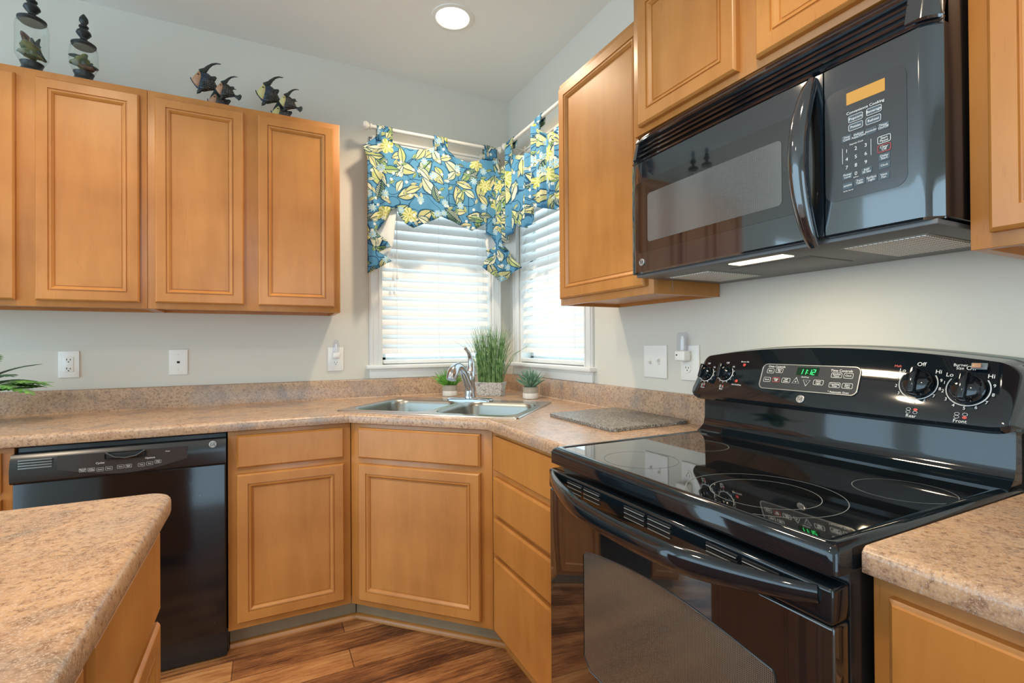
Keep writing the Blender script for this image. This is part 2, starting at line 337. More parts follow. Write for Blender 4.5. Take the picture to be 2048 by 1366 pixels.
def window(n, M, w0, w1):
    """local frame: x along the wall, -y into the room, z up"""
    root = bpy.data.objects.new(f'window_{n}', None)
    me = None
    m = MB(); c = .062
    for a, b, z0, z1 in ((w0-c, w0, WZ0-.012, WZ1+c), (w1, w1+c, WZ0-.012, WZ1+c), (w0-c, w1+c, WZ1, WZ1+c)):
        m.box(a, b, -.014, 0, z0, z1, .003, M=M)
    for a in (w0-c+.006, w1+c-.018): m.box(a, a+.012, -.020, -.012, WZ0, WZ1+c-.006, .003, M=M)
    m.box(w0-c+.006, w1+c-.006, -.020, -.012, WZ1+c-.018, WZ1+c-.006, .003, M=M)
    for a in (w0-.012, w1+.002): m.box(a, a+.010, -.019, -.012, WZ0, WZ1, .003, M=M)
    # reveal liner
    m.box(w0-.001, w0+.012, 0, .10, WZ0, WZ1, M=M); m.box(w1-.012, w1+.001, 0, .10, WZ0, WZ1, M=M); m.box(w0, w1, 0, .10, WZ1-.012, WZ1, M=M)
    fr = m.build(f'window_{n}', 'white_trim'); tag(fr, kind='structure')
    m = MB(); m.box(w0-c-.02, w1+c+.02, -.042, .02, WZ0-.018, WZ0+.004, .005, M=M); m.build('window_sill', 'white_trim', fr)
    m = MB(); m.box(w0-c, w1+c, -.014, 0, WZ0-.072, WZ0-.018, .003, M=M); m.box(w0-c+.004, w1+c-.004, -.019, 0, WZ0-.032, WZ0-.018, .004, M=M); m.build('apron', 'white_trim', fr)
    m = MB(); zm = (WZ0+WZ1)/2
    for z0, z1, y in ((WZ0, zm+.02, .07), (zm-.02, WZ1, .09)):
        m.box(w0, w0+.045, y, y+.02, z0, z1, .002, M=M); m.box(w1-.045, w1, y, y+.02, z0, z1, .002, M=M)
        m.box(w0, w1, y, y+.02, z0, z0+.045, .002, M=M); m.box(w0, w1, y, y+.02, z1-.04, z1, .002, M=M)
    m.build('sash', 'white_trim', fr)
    m = MB(); m.box(w0+.04, w1-.04, .083, .086, WZ0+.03, WZ1-.03, M=M); m.build('glass_pane', 'clear_glass', fr)
    return fr
IDM = Matrix.Identity(4)
MR = Matrix.Rotation(-pi/2, 4, 'Z')          # local (x, y) -> world (y, -x): local x runs along -Y, local -y faces -X
window(1, IDM, WX0, WX1); window(2, MR, -VY0, -VY1)

def blind(M, w0, w1, label, tilt, wand):
    c = M @ Vector(((w0+w1)/2, .02, WZ0)); root = empty('window_blind', label, 'blind', c)
    a, b = w0+.016, w1-.016; yb = .030
    MB().box(a, b, yb-.032, yb+.028, WZ1-.062, WZ1-.014, .004, M=M).build('headrail', 'white_trim', root)
    m = MB(); z = WZ1-.085
    while z > WZ0+.055:
        T = M @ Matrix.Translation((0, yb, z)) @ Matrix.Rotation(radians(tilt), 4, 'X')
        m.loft([[(a, y, .003*(1-(y/.031)**2)+dz) for y, dz in ((-.031, 0), (-.016, 0), (0, 0), (.016, 0), (.031, 0), (.031, .0022), (.016, .0022), (0, .0022), (-.016, .0022), (-.031, .0022))],
                [(b, y, .003*(1-(y/.031)**2)+dz) for y, dz in ((-.031, 0), (-.016, 0), (0, 0), (.016, 0), (.031, 0), (.031, .0022), (.016, .0022), (0, .0022), (-.016, .0022), (-.031, .0022))]], M=T)
        z -= .0545
    m.build('slats', 'blind_slat', root)
    MB().box(a, b, yb-.028, yb+.026, WZ0+.008, WZ0+.030, .005, M=M).build('bottom_rail', 'white_trim', root)
    m = MB()
    for f in (.12, .5, .88):
        x = a+(b-a)*f
        for y in (yb-.034, yb+.034): m.tube([(x, y, WZ0+.02), (x, y, WZ1-.05)], .0010, 5, M=M)
    m.build('ladder_cords', 'cord_white', root)
    xw = a+(b-a)*wand
    MB().tube([(xw, yb-.045, WZ1-.06), (xw, yb-.045, 1.50)], .004, 8, M=M).build('tilt_wand', 'clear_glass', root)
    return root
r = blind(IDM, WX0, WX1, 'white slatted blind filling the left-hand window behind the faucet', 66, .93)
xs = WX0+.07
MB().tube([(xs, -.02, 2.24), (xs, -.02, 1.60)], .0012, 5).tube([(xs+.022, -.02, 2.24), (xs+.022, -.02, 1.605)], .0012, 5).build('lift_cord', 'cord_white', r)
for dx, dz in ((0, 0), (.022, .006)):
    MB().lathe([(.003, .03), (.008, .0), (.006, -.004)], xs+dx, -.02, 1.572+dz, 10).build('cord_tassel', 'white_plastic', r)
blind(MR, -VY0, -VY1, 'white slatted blind in the right-hand window beside the tall wall cabinet', 61, .05)

# recessed ceiling light
for i, (cx, cy) in enumerate(CANS[:1]):
    r = empty('ceiling_light', 'round recessed white ceiling light glowing near the corner', 'ceiling light', (cx, cy, ZC-.004))
    MB().lathe([(.098, 0), (.098, -.004), (.080, -.006), (.076, -.002), (.076, 0)], cx, cy, ZC, 40, cap=False).build('trim_ring', 'white_trim', r)
    MB().lathe([(0, 0), (.076, 0), (.076, -.002), (0, -.003)], cx, cy, ZC, 40, cap=False).build('lens', 'lamp_glow', r)

# ------------------------------------------------------------------ cabinets
def cab_front(mb, x0, x1, z0, z1, y, prof):
    """stepped rectangular front facing -y; prof = (inset, depth in front of y)"""
    L = [[(x0+i, y-d, z0+i), (x1-i, y-d, z0+i), (x1-i, y-d, z1-i), (x0+i, y-d, z1-i)] for i, d in prof]
    return mb.loft(L)
DOORP = [(.0, 0), (0, .014), (.003, .018), (.006, .020), (.038, .020), (.0395, .0155), (.0425, .0155), (.044, .0190), (.048, .0180), (.055, .0110), (.0565, .0075), (.059, .0075), (.060, .0095)]
SLABP = [(0, 0), (0, .013), (.005, .017), (.007, .020)]
def cabinet(name, label, M, w, d, z0, z1, doors=(), drawers=(), group=None, kick=None, cat='cabinet', splay=False):
    org = M @ Vector((0, 0, 0)); rot = M.to_euler().z
    r = empty(name, label, cat, (org.x, org.y, 0 if kick else z0), rot, group)
    m = MB(); T = .018
    # face frame + box
    m.box(0, w, 0, T, z0, z1, .0015, M=M)
    if splay:      # side panels run back square to the walls, open top for the bowls
        for x_, a_ in ((.012, radians(45)), (w-.012, radians(-45))):
            s_ = 0 if a_ > 0 else -.012
            m.box(s_, s_+.012, .012, .58, z0, z1, M=M @ Matrix.Translation((x_, .004, 0)) @ Matrix.Rotation(a_, 4, 'Z'))
        m.loft([[(x_, y_, z_) for x_, y_ in ((.02, .02), (w-.02, .02), (w+.36, .42), (w/2, .78), (-.36, .42))] for z_ in (z0, z0+.02)], M=M)
    else:
        m.box(.001, .001+T, T, d, z0, z1, M=M); m.box(w-.001-T, w-.001, T, d, z0, z1, M=M)
        m.box(T, w-T, T, d, z0+(.012 if not kick else 0), z0+.03, M=M); m.box(T, w-T, T, d, z1-T, z1, M=M); m.box(T, w-T, d-.008, d, z0, z1, M=M)
    m.build('cabinet_body', 'maple', r)
    for a, b, c, e in doors: cab_front(MB(), a, b, c, e, 0, DOORP).b
    for a, b, c, e in doors:
        q = MB(); L = [(a, b, c, e)]; cab_front(q, a, b, c, e, 0, DOORP); bmesh.ops.transform(q.b, matrix=M, verts=q.b.verts); q.build('door', 'maple', r, angle=20)
    for a, b, c, e in drawers:
        q = MB(); cab_front(q, a, b, c, e, 0, SLABP); bmesh.ops.transform(q.b, matrix=M, verts=q.b.verts); q.build('drawer', 'maple', r, angle=20)
    if kick:
        q = MB(); q.box(.001-kick[0], w-.001+kick[1], .075, .09, 0, z0, M=M); q.build('toe_kick', 'kick_grey', r)
    return r
def ML(x, y): return Matrix.Translation((x, y, 0))
def MRt(x, y): return Matrix.Translation((x, y, 0)) @ MR
UB, UT = 1.361, 2.2725
g = 'honey maple wall cabinets on the left wall'
cabinet('wall_cabinet', 'two-door honey maple wall cabinet beside the window with two fish sculptures on top', ML(-1.829, -.297), .762, .294, UB, UT, doors=[(.027, .352, 1.386, 2.245), (.409, .734, 1.386, 2.245)], group=g)
cabinet('wall_cabinet', 'two-door honey maple wall cabinet at the left edge under the two glass jars', ML(-2.591, -.297), .761, .294, UB, UT, doors=[(.033, .356, 1.384, 2.242), (.413, .737, 1.384, 2.242)], group=g)
g = 'honey maple wall cabinets on the right wall'
cabinet('wall_cabinet', 'tall single-door honey maple wall cabinet between the window and the microwave', MRt(-.297, -1.072), .546, .294, UB, UT, doors=[(.018, .520, 1.386, 2.245)], group=g)
cabinet('wall_cabinet', 'short deep two-door maple wall cabinet right above the black microwave', MRt(-.372, -1.62), .772, .369, 1.836, UT, doors=[(.034, .379, 1.853, 2.245), (.432, .745, 1.853, 2.245)], group=g)
cabinet('wall_cabinet', 'maple wall cabinet at the right edge beyond the microwave', MRt(-.297, -2.398), .762, .294, UB, UT, doors=[(.030, .360, 1.386, 2.245), (.405, .735, 1.386, 2.245)], group=g)
g = 'honey maple base cabinets'
CTB = .872
cabinet('base_cabinet', 'maple base cabinet with one drawer and one door right beside the dishwasher', ML(-1.524, -.61), .455, .60, .102, CTB, doors=[(.030, .427, .130, .705)], drawers=[(.030, .427, .729, .856)], group=g, kick=(0, .031))
cabinet('base_cabinet', 'maple base cabinet at the left edge on the far side of the dishwasher', ML(-2.591, -.61), .455, .60, .102, CTB, doors=[(.030, .427, .130, .705)], drawers=[(.030, .427, .729, .856)], group=g, kick=(0, 0))
MD = Matrix.Translation((-1.067, -.61, 0)) @ Matrix.Rotation(-pi/4, 4, 'Z')
DW_ = .457*sqrt(2)
cabinet('corner_sink_cabinet', 'diagonal maple corner cabinet with false drawer front and door under the sink', MD, DW_, .45, .102, CTB, doors=[(.046, .600, .130, .704)], drawers=[(.046, .600, .728, .855)], group=g, kick=(.031, .031), splay=True)
cabinet('drawer_cabinet', 'maple base cabinet with four stacked drawers between the corner cabinet and the range', MRt(-.61, -1.069), .548, .60, .102, CTB, drawers=[(.042, .520, .729, .858), (.042, .520, .566, .706), (.042, .520, .418, .551), (.042, .520, .128, .402)], group=g, kick=(.031, 0))
cabinet('drawer_cabinet', 'maple base cabinet at the lower right corner, near side of the range', MRt(-.61, -2.401), .76, .60, .102, CTB, drawers=[(.026, .734, .729, .850), (.026, .734, .566, .706), (.026, .734, .418, .551), (.026, .734, .128, .402)], group=g, kick=(0, 0))
# shoe moulding along the toe kicks
def shoe(p, q, nm):
    m = MB(); d = Vector((q[0]-p[0], q[1]-p[1], 0)); n = Vector((d.y, -d.x, 0)).normalized()
    prof = [(0, 0), (.014, 0), (.0135, .008), (.010, .015), (.004, .020), (0, .021)]
    m.loft([[Vector((a[0], a[1], 0))+n*o+Vector((0, 0, h)) for o, h in prof] for a in (p, q)]); struct(m, nm, 'maple')
shoe((-1.522, -.536), (-1.036, -.536), 'trim_1'); shoe((-1.036, -.536), (-.536, -1.036), 'trim_2'); shoe((-.536, -1.036), (-.536, -1.612), 'trim_3')
# kitchen island
MI = Matrix.Translation((-1.598, -3.3, 0)) @ Matrix.Rotation(pi/2, 4, 'Z')
W = 1.685
isl = cabinet('island_cabinet', 'maple island cabinet in the foreground with drawers over doors under its own worktop', MI, W, .60, .102, CTB,
    doors=[(1.25, 1.674, .130, .664), (.80, 1.22, .130, .664)], drawers=[(1.25, 1.674, .686, .846), (.80, 1.22, .686, .846)], kick=(0, 0), cat='cabinet')

# ------------------------------------------------------------------ worktops
BULL = [(0, 0), (.004, -.0006), (.009, -.0028), (.0125, -.007), (.014, -.013), (.014, -.030), (.012, -.037), (.006, -.040), (-.02, -.040)]
def offset_path(P, o):
    out = []
    for i, p in enumerate(P):
        a = Vector(P[i]-P[i-1]) if i else Vector(P[1]-P[0]); b = Vector(P[i+1]-P[i]) if i < len(P)-1 else a
        na = Vector((a.y, -a.x)).normalized(); nb = Vector((b.y, -b.x)).normalized(); n = (na+nb); n = n/(n.dot(na))
        out.append(p+n*o)
    return out
CT = .914
def worktop_edge(mb, P, prof=BULL, z=CT):
    P = [Vector(p) for p in P]; L = []
    R = [offset_path(P, o) for o, h in prof]
    mb.loft([[(R[k][i].x, R[k][i].y, z+prof[k][1]) for k in range(len(prof))] for i in range(len(P))], cap0=True, cap1=True, closed=False) if False else None
    b = bmesh.new(); rows = [[b.verts.new((R[k][i].x, R[k][i].y, z+prof[k][1])) for k in range(len(prof))] for i in range(len(P))]
    for A, B in zip(rows, rows[1:]):
        for k in range(len(prof)-1): b.faces.new((A[k], A[k+1], B[k+1], B[k]))
    mb._fin(b)
CD = .638-.014; kk = .028-.014
k2 = kk*(sqrt(2)-1)
SC = Vector((-.6265, -.6265)); e1 = Vector((.7071, -.7071)); e2 = Vector((.7071, .7071))
MS = Matrix.Translation((SC.x, SC.y, 0)) @ Matrix.Rotation(-pi/4, 4, 'Z')
wt = empty('countertop', 'brown speckled laminate countertop running along both walls and holding the sink', 'countertop', (-.6, -.6, CTB))
front = [(-2.70, -CD), (-1.067-k2, -CD), (-CD, -1.067-k2), (-CD, -1.619)]
hole = [tuple(SC+e1*a+e2*b) for a, b in ((-.40, -.25), (-.40, .25), (.40, .25), (.40, -.25))]
m = MB()
m.fill([[(x, y, CT) for x, y in [(-2.70, -.001), (-.001, -.001), (-.001, -1.619), (-CD, -1.619)]+front[::-1][1:]], [(x, y, CT) for x, y in hole]])
worktop_edge(m, front)
m.loft([[(-CD-.013, -1.6192, CT-.003), (-CD-.013, -1.6192, CT-.038), (-.001, -1.6192, CT-.038), (-.001, -1.6192, CT)], [(-CD-.013, -1.6195, CT-.003), (-CD-.013, -1.6195, CT-.038), (-.001, -1.6195, CT-.038), (-.001, -1.6195, CT)]])
m.build('worktop', 'laminate', wt, angle=40)
def splash(mb, P):
    prof = [(0, .1015), (.014, .1015), (.018, .0995), (.020, .096), (.020, .004), (.024, 0)]
    P = [Vector(p) for p in P]; R = [offset_path(P, o) for o, h in prof]
    b = bmesh.new(); rows = [[b.verts.new((R[k][i].x, R[k][i].y, CT+prof[k][1])) for k in range(len(prof))] for i in range(len(P))]
    for A, B in zip(rows, rows[1:]):
        for k in range(len(prof)-1): b.faces.new((A[k], A[k+1], B[k+1], B[k]))
    for rw in (rows[0], rows[-1]):
        try: b.faces.new(rw+[b.verts.new((rw[0].co.x, rw[0].co.y, CT))])
        except Exception: pass
    mb._fin(b); return mb
splash(MB(), [(-2.70, -.001), (-.001, -.001), (-.001, -1.619)]).build('backsplash', 'laminate', wt)
wr = empty('countertop', 'short brown speckled laminate countertop at the lower right, near side of the range', 'countertop', (-.3, -2.8, CTB))
m = MB(); m.fill([[(-.001, -2.401, CT), (-.001, -3.16, CT), (-CD, -3.16, CT), (-CD, -2.401, CT)]]); worktop_edge(m, [(-CD, -2.401), (-CD, -3.16)])
m.loft([[(-CD-.004, -2.4008, CT-.0005), (-CD-.0135, -2.4008, CT-.008), (-CD-.0135, -2.4008, CT-.036), (-CD, -2.4008, CT-.040), (-.001, -2.4008, CT-.040), (-.001, -2.4008, CT)], [(-CD-.004, -2.4011, CT-.0005), (-CD-.0135, -2.4011, CT-.008), (-CD-.0135, -2.4011, CT-.036), (-CD, -2.4011, CT-.040), (-.001, -2.4011, CT-.040), (-.001, -2.4011, CT)]])
m.build('worktop', 'laminate', wr, angle=40)
splash(MB(), [(-.001, -2.401), (-.001, -3.16)]).build('backsplash', 'laminate', wr)
wi = empty('island_countertop', 'brown speckled laminate island worktop with rounded corner in the lower left foreground', 'countertop', (-1.9, -2.4, CTB))
arc = [(-1.60+.028*cos(a)-.0, -1.647+.028*sin(a)) for a in [radians(90-15*k) for k in range(7)]]
path = [(-2.45, -1.619)]+arc+[(-1.572, -3.32)]
m = MB(); m.fill([[(x, y, CT) for x, y in path]+[(-2.45, -3.32, CT)]]); P = [Vector(p) for p in path][::-1]
worktop_edge(m, [tuple(p) for p in P[::-1]][::-1] if False else [tuple(p) for p in path], [(-o, h) for o, h in BULL])
m.build('worktop', 'laminate', wi, angle=40)

# ------------------------------------------------------------------ sink and faucet
sk = empty('kitchen_sink', 'stainless steel double-bowl drop-in sink set diagonally in the corner countertop', 'sink', (SC.x, SC.y, CT), -pi/4)
zr = CT+.006
outer = rrect(-.418, .418, -.272, .272, .018, 5)
BW = [(-.385, -.012, -.235, .165), (.022, .385, -.235, .165)]
m = MB()
m.fill([[(x, y, zr) for x, y in outer]]+[[(x, y, zr) for x, y in rrect(a, b, c, d, .07, 8)] for a, b, c, d in BW], M=MS)
m.loft([[(x, y, zr) for x, y in outer], [(x*1.006, y*1.009, zr-.002) for x, y in outer], [(x*1.010, y*1.014, CT+.0005) for x, y in outer]], False, False, M=MS)
m.build('sink_rim', 'steel', sk)
for a, b, c, d in BW:
    lo = []
    for ins, z, rr in ((0, zr, .07), (.004, zr-.004, .07), (.010, zr-.02, .068), (.016, zr-.12, .065), (.030, zr-.165, .06), (.055, zr-.180, .05)):
        lo.append([(x, y, z) for x, y in rrect(a+ins, b-ins, c+ins, d-ins, rr, 8)])
    q = MB(); q.loft(lo, False, True, M=MS); bw = q.build('bowl', 'steel_bowl', sk)
    MB().lathe([(.0, .0), (.035, .001), (.042, .003), (.044, .001)], (a+b)/2, (c+d)/2, zr-.180, 24, M=MS, cap=False).build('drain', 'chrome', bw)
fx, fy = .004, .224
fc = empty('faucet', 'chrome single-lever pull-out faucet standing behind the sink bowls', 'faucet', tuple(MS @ Vector((fx, fy, CT+.006))), -pi/4)
q = MB(); q.loft([[(x, y, z) for x, y in rrect(fx-w_, fx+w_, fy-h_, fy+h_, h_*.95, 8)] for w_, h_, z in ((.125, .030, zr+.0003), (.125, .030, zr+.006), (.118, .025, zr+.011), (.06, .024, zr+.014))], M=MS); q.build('deck_plate', 'chrome', fc)
MB().lathe([(.030, .010), (.030, .022), (.0265, .028), (.0255, .085), (.0265, .10), (.026, .125), (.020, .142), (.008, .150), (0, .151)], fx, fy, zr, 28, M=MS).build('faucet_body', 'chrome', fc)
# spout leaves the body low and climbs forward
sp = []
for k in range(13):
    u = k/12; sp.append((fx, fy-.008-.165*u, zr+.060+.115*sin(u*pi*.62)+.004*u))
MB().tube(sp, [.0215, .0215, .021, .0205, .020, .0195, .019, .019, .019, .019, .019, .019, .019], 16, M=MS, up=Vector((1, 0, 0))).build('spout', 'chrome', fc)
hy, hz = sp[-1][1], sp[-1][2]
MB().tube([(fx, hy+.010, hz+.004), (fx, hy-.004, hz-.001), (fx, hy-.022, hz-.014), (fx, hy-.036, hz-.034), (fx, hy-.043, hz-.052)], [.0205, .0225, .0255, .0265, .0235], 18, M=MS, up=Vector((1, 0, 0))).build('spray_head', 'chrome', fc)
hn = [(fx, fy+.004, zr+.120), (fx-.001, fy+.014, zr+.150), (fx-.002, fy+.022, zr+.185), (fx-.004, fy+.014, zr+.225), (fx-.008, fy-.010, zr+.252), (fx-.010, fy-.028, zr+.262)]
MB().tube(hn, [.024, .021, .0165, .0115, .008, .0085], 14, M=MS, up=Vector((1, 0, 0)), flatx=.95).build('lever_handle', 'chrome', fc)

# ------------------------------------------------------------------ cutting board
bq = [Vector((-.380, -1.105)), Vector((-.030, -1.085)), Vector((-.030, -1.505)), Vector((-.385, -1.515))]
q = MB(); c0 = sum((Vector(p) for p in bq), Vector((0, 0)))/4
def rl(poly, r):
    out = []
    for i, p in enumerate(poly):
        a = (poly[i-1]-p).normalized(); b = (poly[(i+1) % len(poly)]-p).normalized()
        for u in (0, .25, .5, .75, 1): out.append((p+a*r)*(1-u)**2+p*2*u*(1-u)+(p+b*r)*u*u)
    return out
pl = rl(bq, .02)
q.loft([[(p.x, p.y, CT+z) for p in pl] for z in (.001, .011)]+[[(c0.x+(p.x-c0.x)*.992, c0.y+(p.y-c0.y)*.992, CT+.0125) for p in pl]])
tag(q.build('cutting_board', 'granite_board'), 'grey speckled stone cutting board lying flat on the countertop left of the range', 'cutting board')

# ------------------------------------------------------------------ potted plants
def banded_pot(cx, cy, label, leafmat, kind):
    r = empty('potted_plant', label, 'plant', (cx, cy, CT))
    p = MB().lathe([(.0, .001), (.040, .001), (.041, .004), (.041, .052), (.0405, .0535), (.041, .055), (.041, .062), (.037, .062), (.036, .054), (0, .054)], cx, cy, CT, 32, cap=False).build('pot', 'pot_grey', r)
    MB().lathe([(.0412, .002), (.0418, .004), (.0418, .029), (.0412, .030)], cx, cy, CT, 32, cap=False).build('white_glazed_band', 'pot_white', r)
    m = MB()
    if kind == 'succulent':
        for j in range(46):
            a = j*2.4; el = radians(18+62*(j/46)); L = .085+.02*random.random()
            d = Vector((cos(a)*cos(el), sin(a)*cos(el), sin(el))); b0 = Vector((cx, cy, CT+.056)); up = Vector((0, 0, .018))
            m.tube([b0, b0+d*L*.35+up*.2, b0+d*L*.7+up*.5, b0+d*L+up*.6], [.0045, .0058, .0038, .0005], 5)
    else:
        for j in range(170):
            a = random.random()*6.28; el = radians(25+60*random.random()); L = .075+.035*random.random(); o = random.random()*.03
            d = Vector((cos(a)*cos(el), sin(a)*cos(el), sin(el))); b0 = Vector((cx+cos(a)*o, cy+sin(a)*o, CT+.054))
            m.tube([b0, b0+d*L*.6, b0+d*L+Vector((0, 0, -.008))], [.0016, .0018, .0004], 4)
    tag(m.build('foliage', leafmat, r), kind=None if kind == 'succulent' else 'stuff'); return r
banded_pot(-.463, -.163, 'small bright green feathery plant in a grey and white banded pot behind the faucet', 'bright_green', 'grass')
banded_pot(-.133, -.507, 'small spiky blue-green succulent in a grey and white banded pot right of the tall grass', 'succulent_green', 'succulent')
r = empty('potted_grass', 'tall green ornamental grass in a white leaf-relief rectangular planter in the corner', 'plant', (-.255, -.262, CT), -pi/4)
MG = MW[r.name]
q = MB(); q.loft([[(x, y, z) for x, y in rrect(-a, a, -b, b, .006, 3)] for a, b, z in ((.072, .036, .001), (.081, .044, .077), (.074, .038, .077), (.070, .034, .066))], M=MG); q.build('planter', 'leaf_relief', r)
m = MB()
for j in range(340):
    x = random.uniform(-.066, .066); y = random.uniform(-.030, .030); H = random.uniform(.20, .335); sp = (random.random()**2)*.10
    a = random.uniform(0, 6.28); dx = cos(a)*sp + x*.55; dy = sin(a)*sp*.5 + y*.6
    if j % 11 == 0: dx += random.choice((-1, 1))*random.uniform(.06, .15); H *= .82
    P = [(x, y, .068), (x+dx*.2, y+dy*.2, .068+H*.4), (x+dx*.55, y+dy*.55, .068+H*.78), (x+dx, y+dy, .068+H*(.97 if abs(dx) > .08 else 1))]
    m.tube([Vector(p) for p in P], [.0014, .0015, .0011, .0003], 3, M=MG)
tag(m.build('grass_blades', 'grass_green', r), kind='stuff')
# fern at the left
r = empty('potted_fern', 'green fern reaching in at the left edge of the countertop', 'plant', (-2.40, -.27, CT))
MB().lathe([(0, .001), (.05, .001), (.065, .10), (.070, .105), (.066, .11), (.060, .10), (0, .095)], -2.40, -.27, CT, 28, cap=False).build('pot', 'pot_white', r)
def frond(az, el, L, droop, matn):
    m = MB(); b0 = Vector((-2.40, -.27, CT+.10)); h = Vector((cos(az), sin(az), 0)); side = Vector((-sin(az), cos(az), 0)); pts = []
    for k in range(15):
        u = k/14; pts.append(b0+h*(L*u*cos(el*(1-.3*u)))+Vector((0, 0, L*(u*sin(el)-droop*u*u))))
    m.tube(pts, [.0016*(1-u/18) for u in range(15)], 5)
    for k in range(2, 15):
        u = k/14; l = .070*sin(pi*min(1, u*.9+.12))**.7+.008
        for s in (-1, 1):
            d = (pts[k]-pts[k-1]).normalized(); v = (side*s*.8+d*.62+Vector((0, 0, -.12))).normalized(); nrm = d.cross(v).normalized(); wd = d*.0125
            p0 = pts[k]; m.loft([[p0-wd*.4, p0+v*l*.45-wd, p0+v*l, p0+v*l*.45+wd, p0+wd*.4], [q_+nrm*.0006 for q_ in (p0-wd*.4, p0+v*l*.45-wd, p0+v*l, p0+v*l*.45+wd, p0+wd*.4)]])
    m.build('frond', matn, r)
frond(-.12, .72, .30, .52, 'fern_green'); frond(-.02, .52, .27, .30, 'fern_green'); frond(-.70, .6, .27, .40, 'fern_green'); frond(.10, .42, .22, .25, 'fern_green'); frond(.05, .60, .25, .42, 'fern_green'); frond(-.40, .66, .28, .55, 'fern_green'); frond(.22, .80, .27, .55, 'fern_dark'); frond(-.55, .95, .27, .5, 'fern_dark'); frond(.12, .98, .27, .38, 'fern_dark'); frond(2.2, .9, .24, .5, 'fern_green')
frond(3.9, .8, .25, .5, 'fern_green'); frond(-1.4, .9, .26, .5, 'fern_green'); frond(5.6, 1.25, .26, .30, 'fern_green'); frond(-.25, .55, .26, .30, 'fern_green')

# ------------------------------------------------------------------ outlets and switches
def plate(M, cx, cz, w, h, name, label, cat, fn):
    c = M @ Vector((cx, -.001, cz)); r = empty(name, label, cat, c)
    MB().box(cx-w/2, cx+w/2, -.007, -.0005, cz-h/2, cz+h/2, .0025, M=M).build('cover_plate', 'white_plastic', r); fn(M, cx, cz, r); return r
def duplex(M, cx, cz, r, only=(1, -1), gfci=False):
    if gfci: MB().box(cx-.017, cx+.017, -.010, -.004, cz-.033, cz+.033, .0015, M=M).build('receptacle', 'white_plastic', r)
    for s in only:
        m = MB(); par = r
        z = cz+s*.0195
        if not gfci: par = MB().lathe([(0, .003), (.0165, .003), (.0172, 0)], 0, 0, 0, 24, M=M @ Matrix.Translation((cx, -.007, z)) @ Matrix.Rotation(pi/2, 4, 'X'), cap=False).build('receptacle', 'white_plastic', r)
        y = -.0115 if gfci else -.0106
        m.box(cx-.0072, cx-.0054, y, y+.003, z-.002, z+.006, M=M); m.box(cx+.0054, cx+.0072, y, y+.003, z-.002, z+.005, M=M); m.box(cx-.002, cx+.002, y, y+.003, z-.010, z-.006, M=M)
        m.build('socket_slots', 'dark_slot', r if gfci else par)
def gf(M, cx, cz, r):
    duplex(M, cx, cz, r, gfci=True); MB().box(cx-.009, cx+.009, -.0112, -.009, cz-.003, cz+.004, .0005, M=M).build('test_button', 'white_plastic', r)
plate(IDM, -2.163, 1.127, .072, .117, 'wall_outlet', 'white two-socket outlet with test buttons, leftmost plate on the left wall', 'outlet', gf)
def phone(M, cx, cz, r):
    MB().box(cx-.006, cx+.006, -.0085, -.0065, cz-.005, cz+.005, .001, M=M).build('jack', 'dark_slot', r)
    [MB().box(cx-.001, cx+.001, -.0078, -.0068, cz+k-.001, cz+k+.001, M=M).build('screw', 'ink_grey', r) for k in (.036, -.036)]
plate(IDM, -1.762, 1.128, .075, .120, 'phone_jack', 'white wall plate with one small dark phone jack under the wall cabinets', 'wall plate', phone)
plate(IDM, -1.054, 1.129, .080, .127, 'wall_outlet', 'white outlet beside the left window with a clear night light in its upper socket', 'outlet', lambda M, x, z, r: duplex(M, x, z, r))
def toggles(M, cx, cz, r):
    for dx, s in ((-.023, -1), (.023, 1)):
        m = MB(); m.box(cx+dx-.006, cx+dx+.006, -.0085, -.006, cz-.013, cz+.013, .001, M=M); m.box(cx+dx-.004, cx+dx+.004, -.020, -.007, cz+s*.004-.004, cz+s*.004+.005, .001, M=M); m.build('toggle', 'pot_white', r)
plate(MR, 1.306, 1.131, .128, .129, 'light_switch', 'white double toggle switch plate on the right wall', 'light switch', toggles)
plate(MR, 1.485, 1.131, .088, .129, 'wall_outlet', 'white outlet on the right wall partly behind the range with a night light plugged in', 'outlet', lambda M, x, z, r: duplex(M, x-.008, z, r))
c = (-1.054, -.03, 1.15); r = empty('night_light', 'clear bulb-shaped night light plugged into the outlet beside the left window', 'night light', c)
MB().box(-1.074, -1.034, -.034, -.011, 1.132, 1.166, .010, 3).build('plug_base', 'white_plastic', r)
MB().lathe([(.013, 0), (.017, .012), (.0175, .045), (.013, .066), (.005, .075), (0, .076)], -1.054, -.024, 1.160, 20).build('clear_shade', 'bulb_plastic', r)
MB().lathe([(.004, 0), (.005, .02), (.004, .04), (0, .043)], -1.054, -.024, 1.168, 10).build('bulb', 'white_plastic', r)
c = (-.03, -1.475, 1.17); r = empty('night_light', 'ribbed white night light plugged into the right wall outlet beside the range', 'night light', c)
MB().box(1.449, 1.497, -.046, -.011, 1.138, 1.176, .006, 3, M=MR).build('plug_base', 'white_plastic', r)
m = MB(); pf = []
for k in range(40):
    a = 2*pi*k/40; rr = 1+(.06 if k % 2 else 0); pf.append((cos(a)*.0215*rr, sin(a)*.015*rr))
m.loft([[(1.473+x*s, -.028+y*s, z) for x, y in pf] for s, z in ((.95, 1.174), (1, 1.18), (.97, 1.235), (.75, 1.243))], M=MR); m.build('ribbed_shade', 'bulb_plastic', r)
MB().lathe([(.006, 0), (.007, .03), (.005, .05), (0, .053)], 1.473, -.028, 1.178, 12, M=MR).build('bulb', 'white_plastic', r)
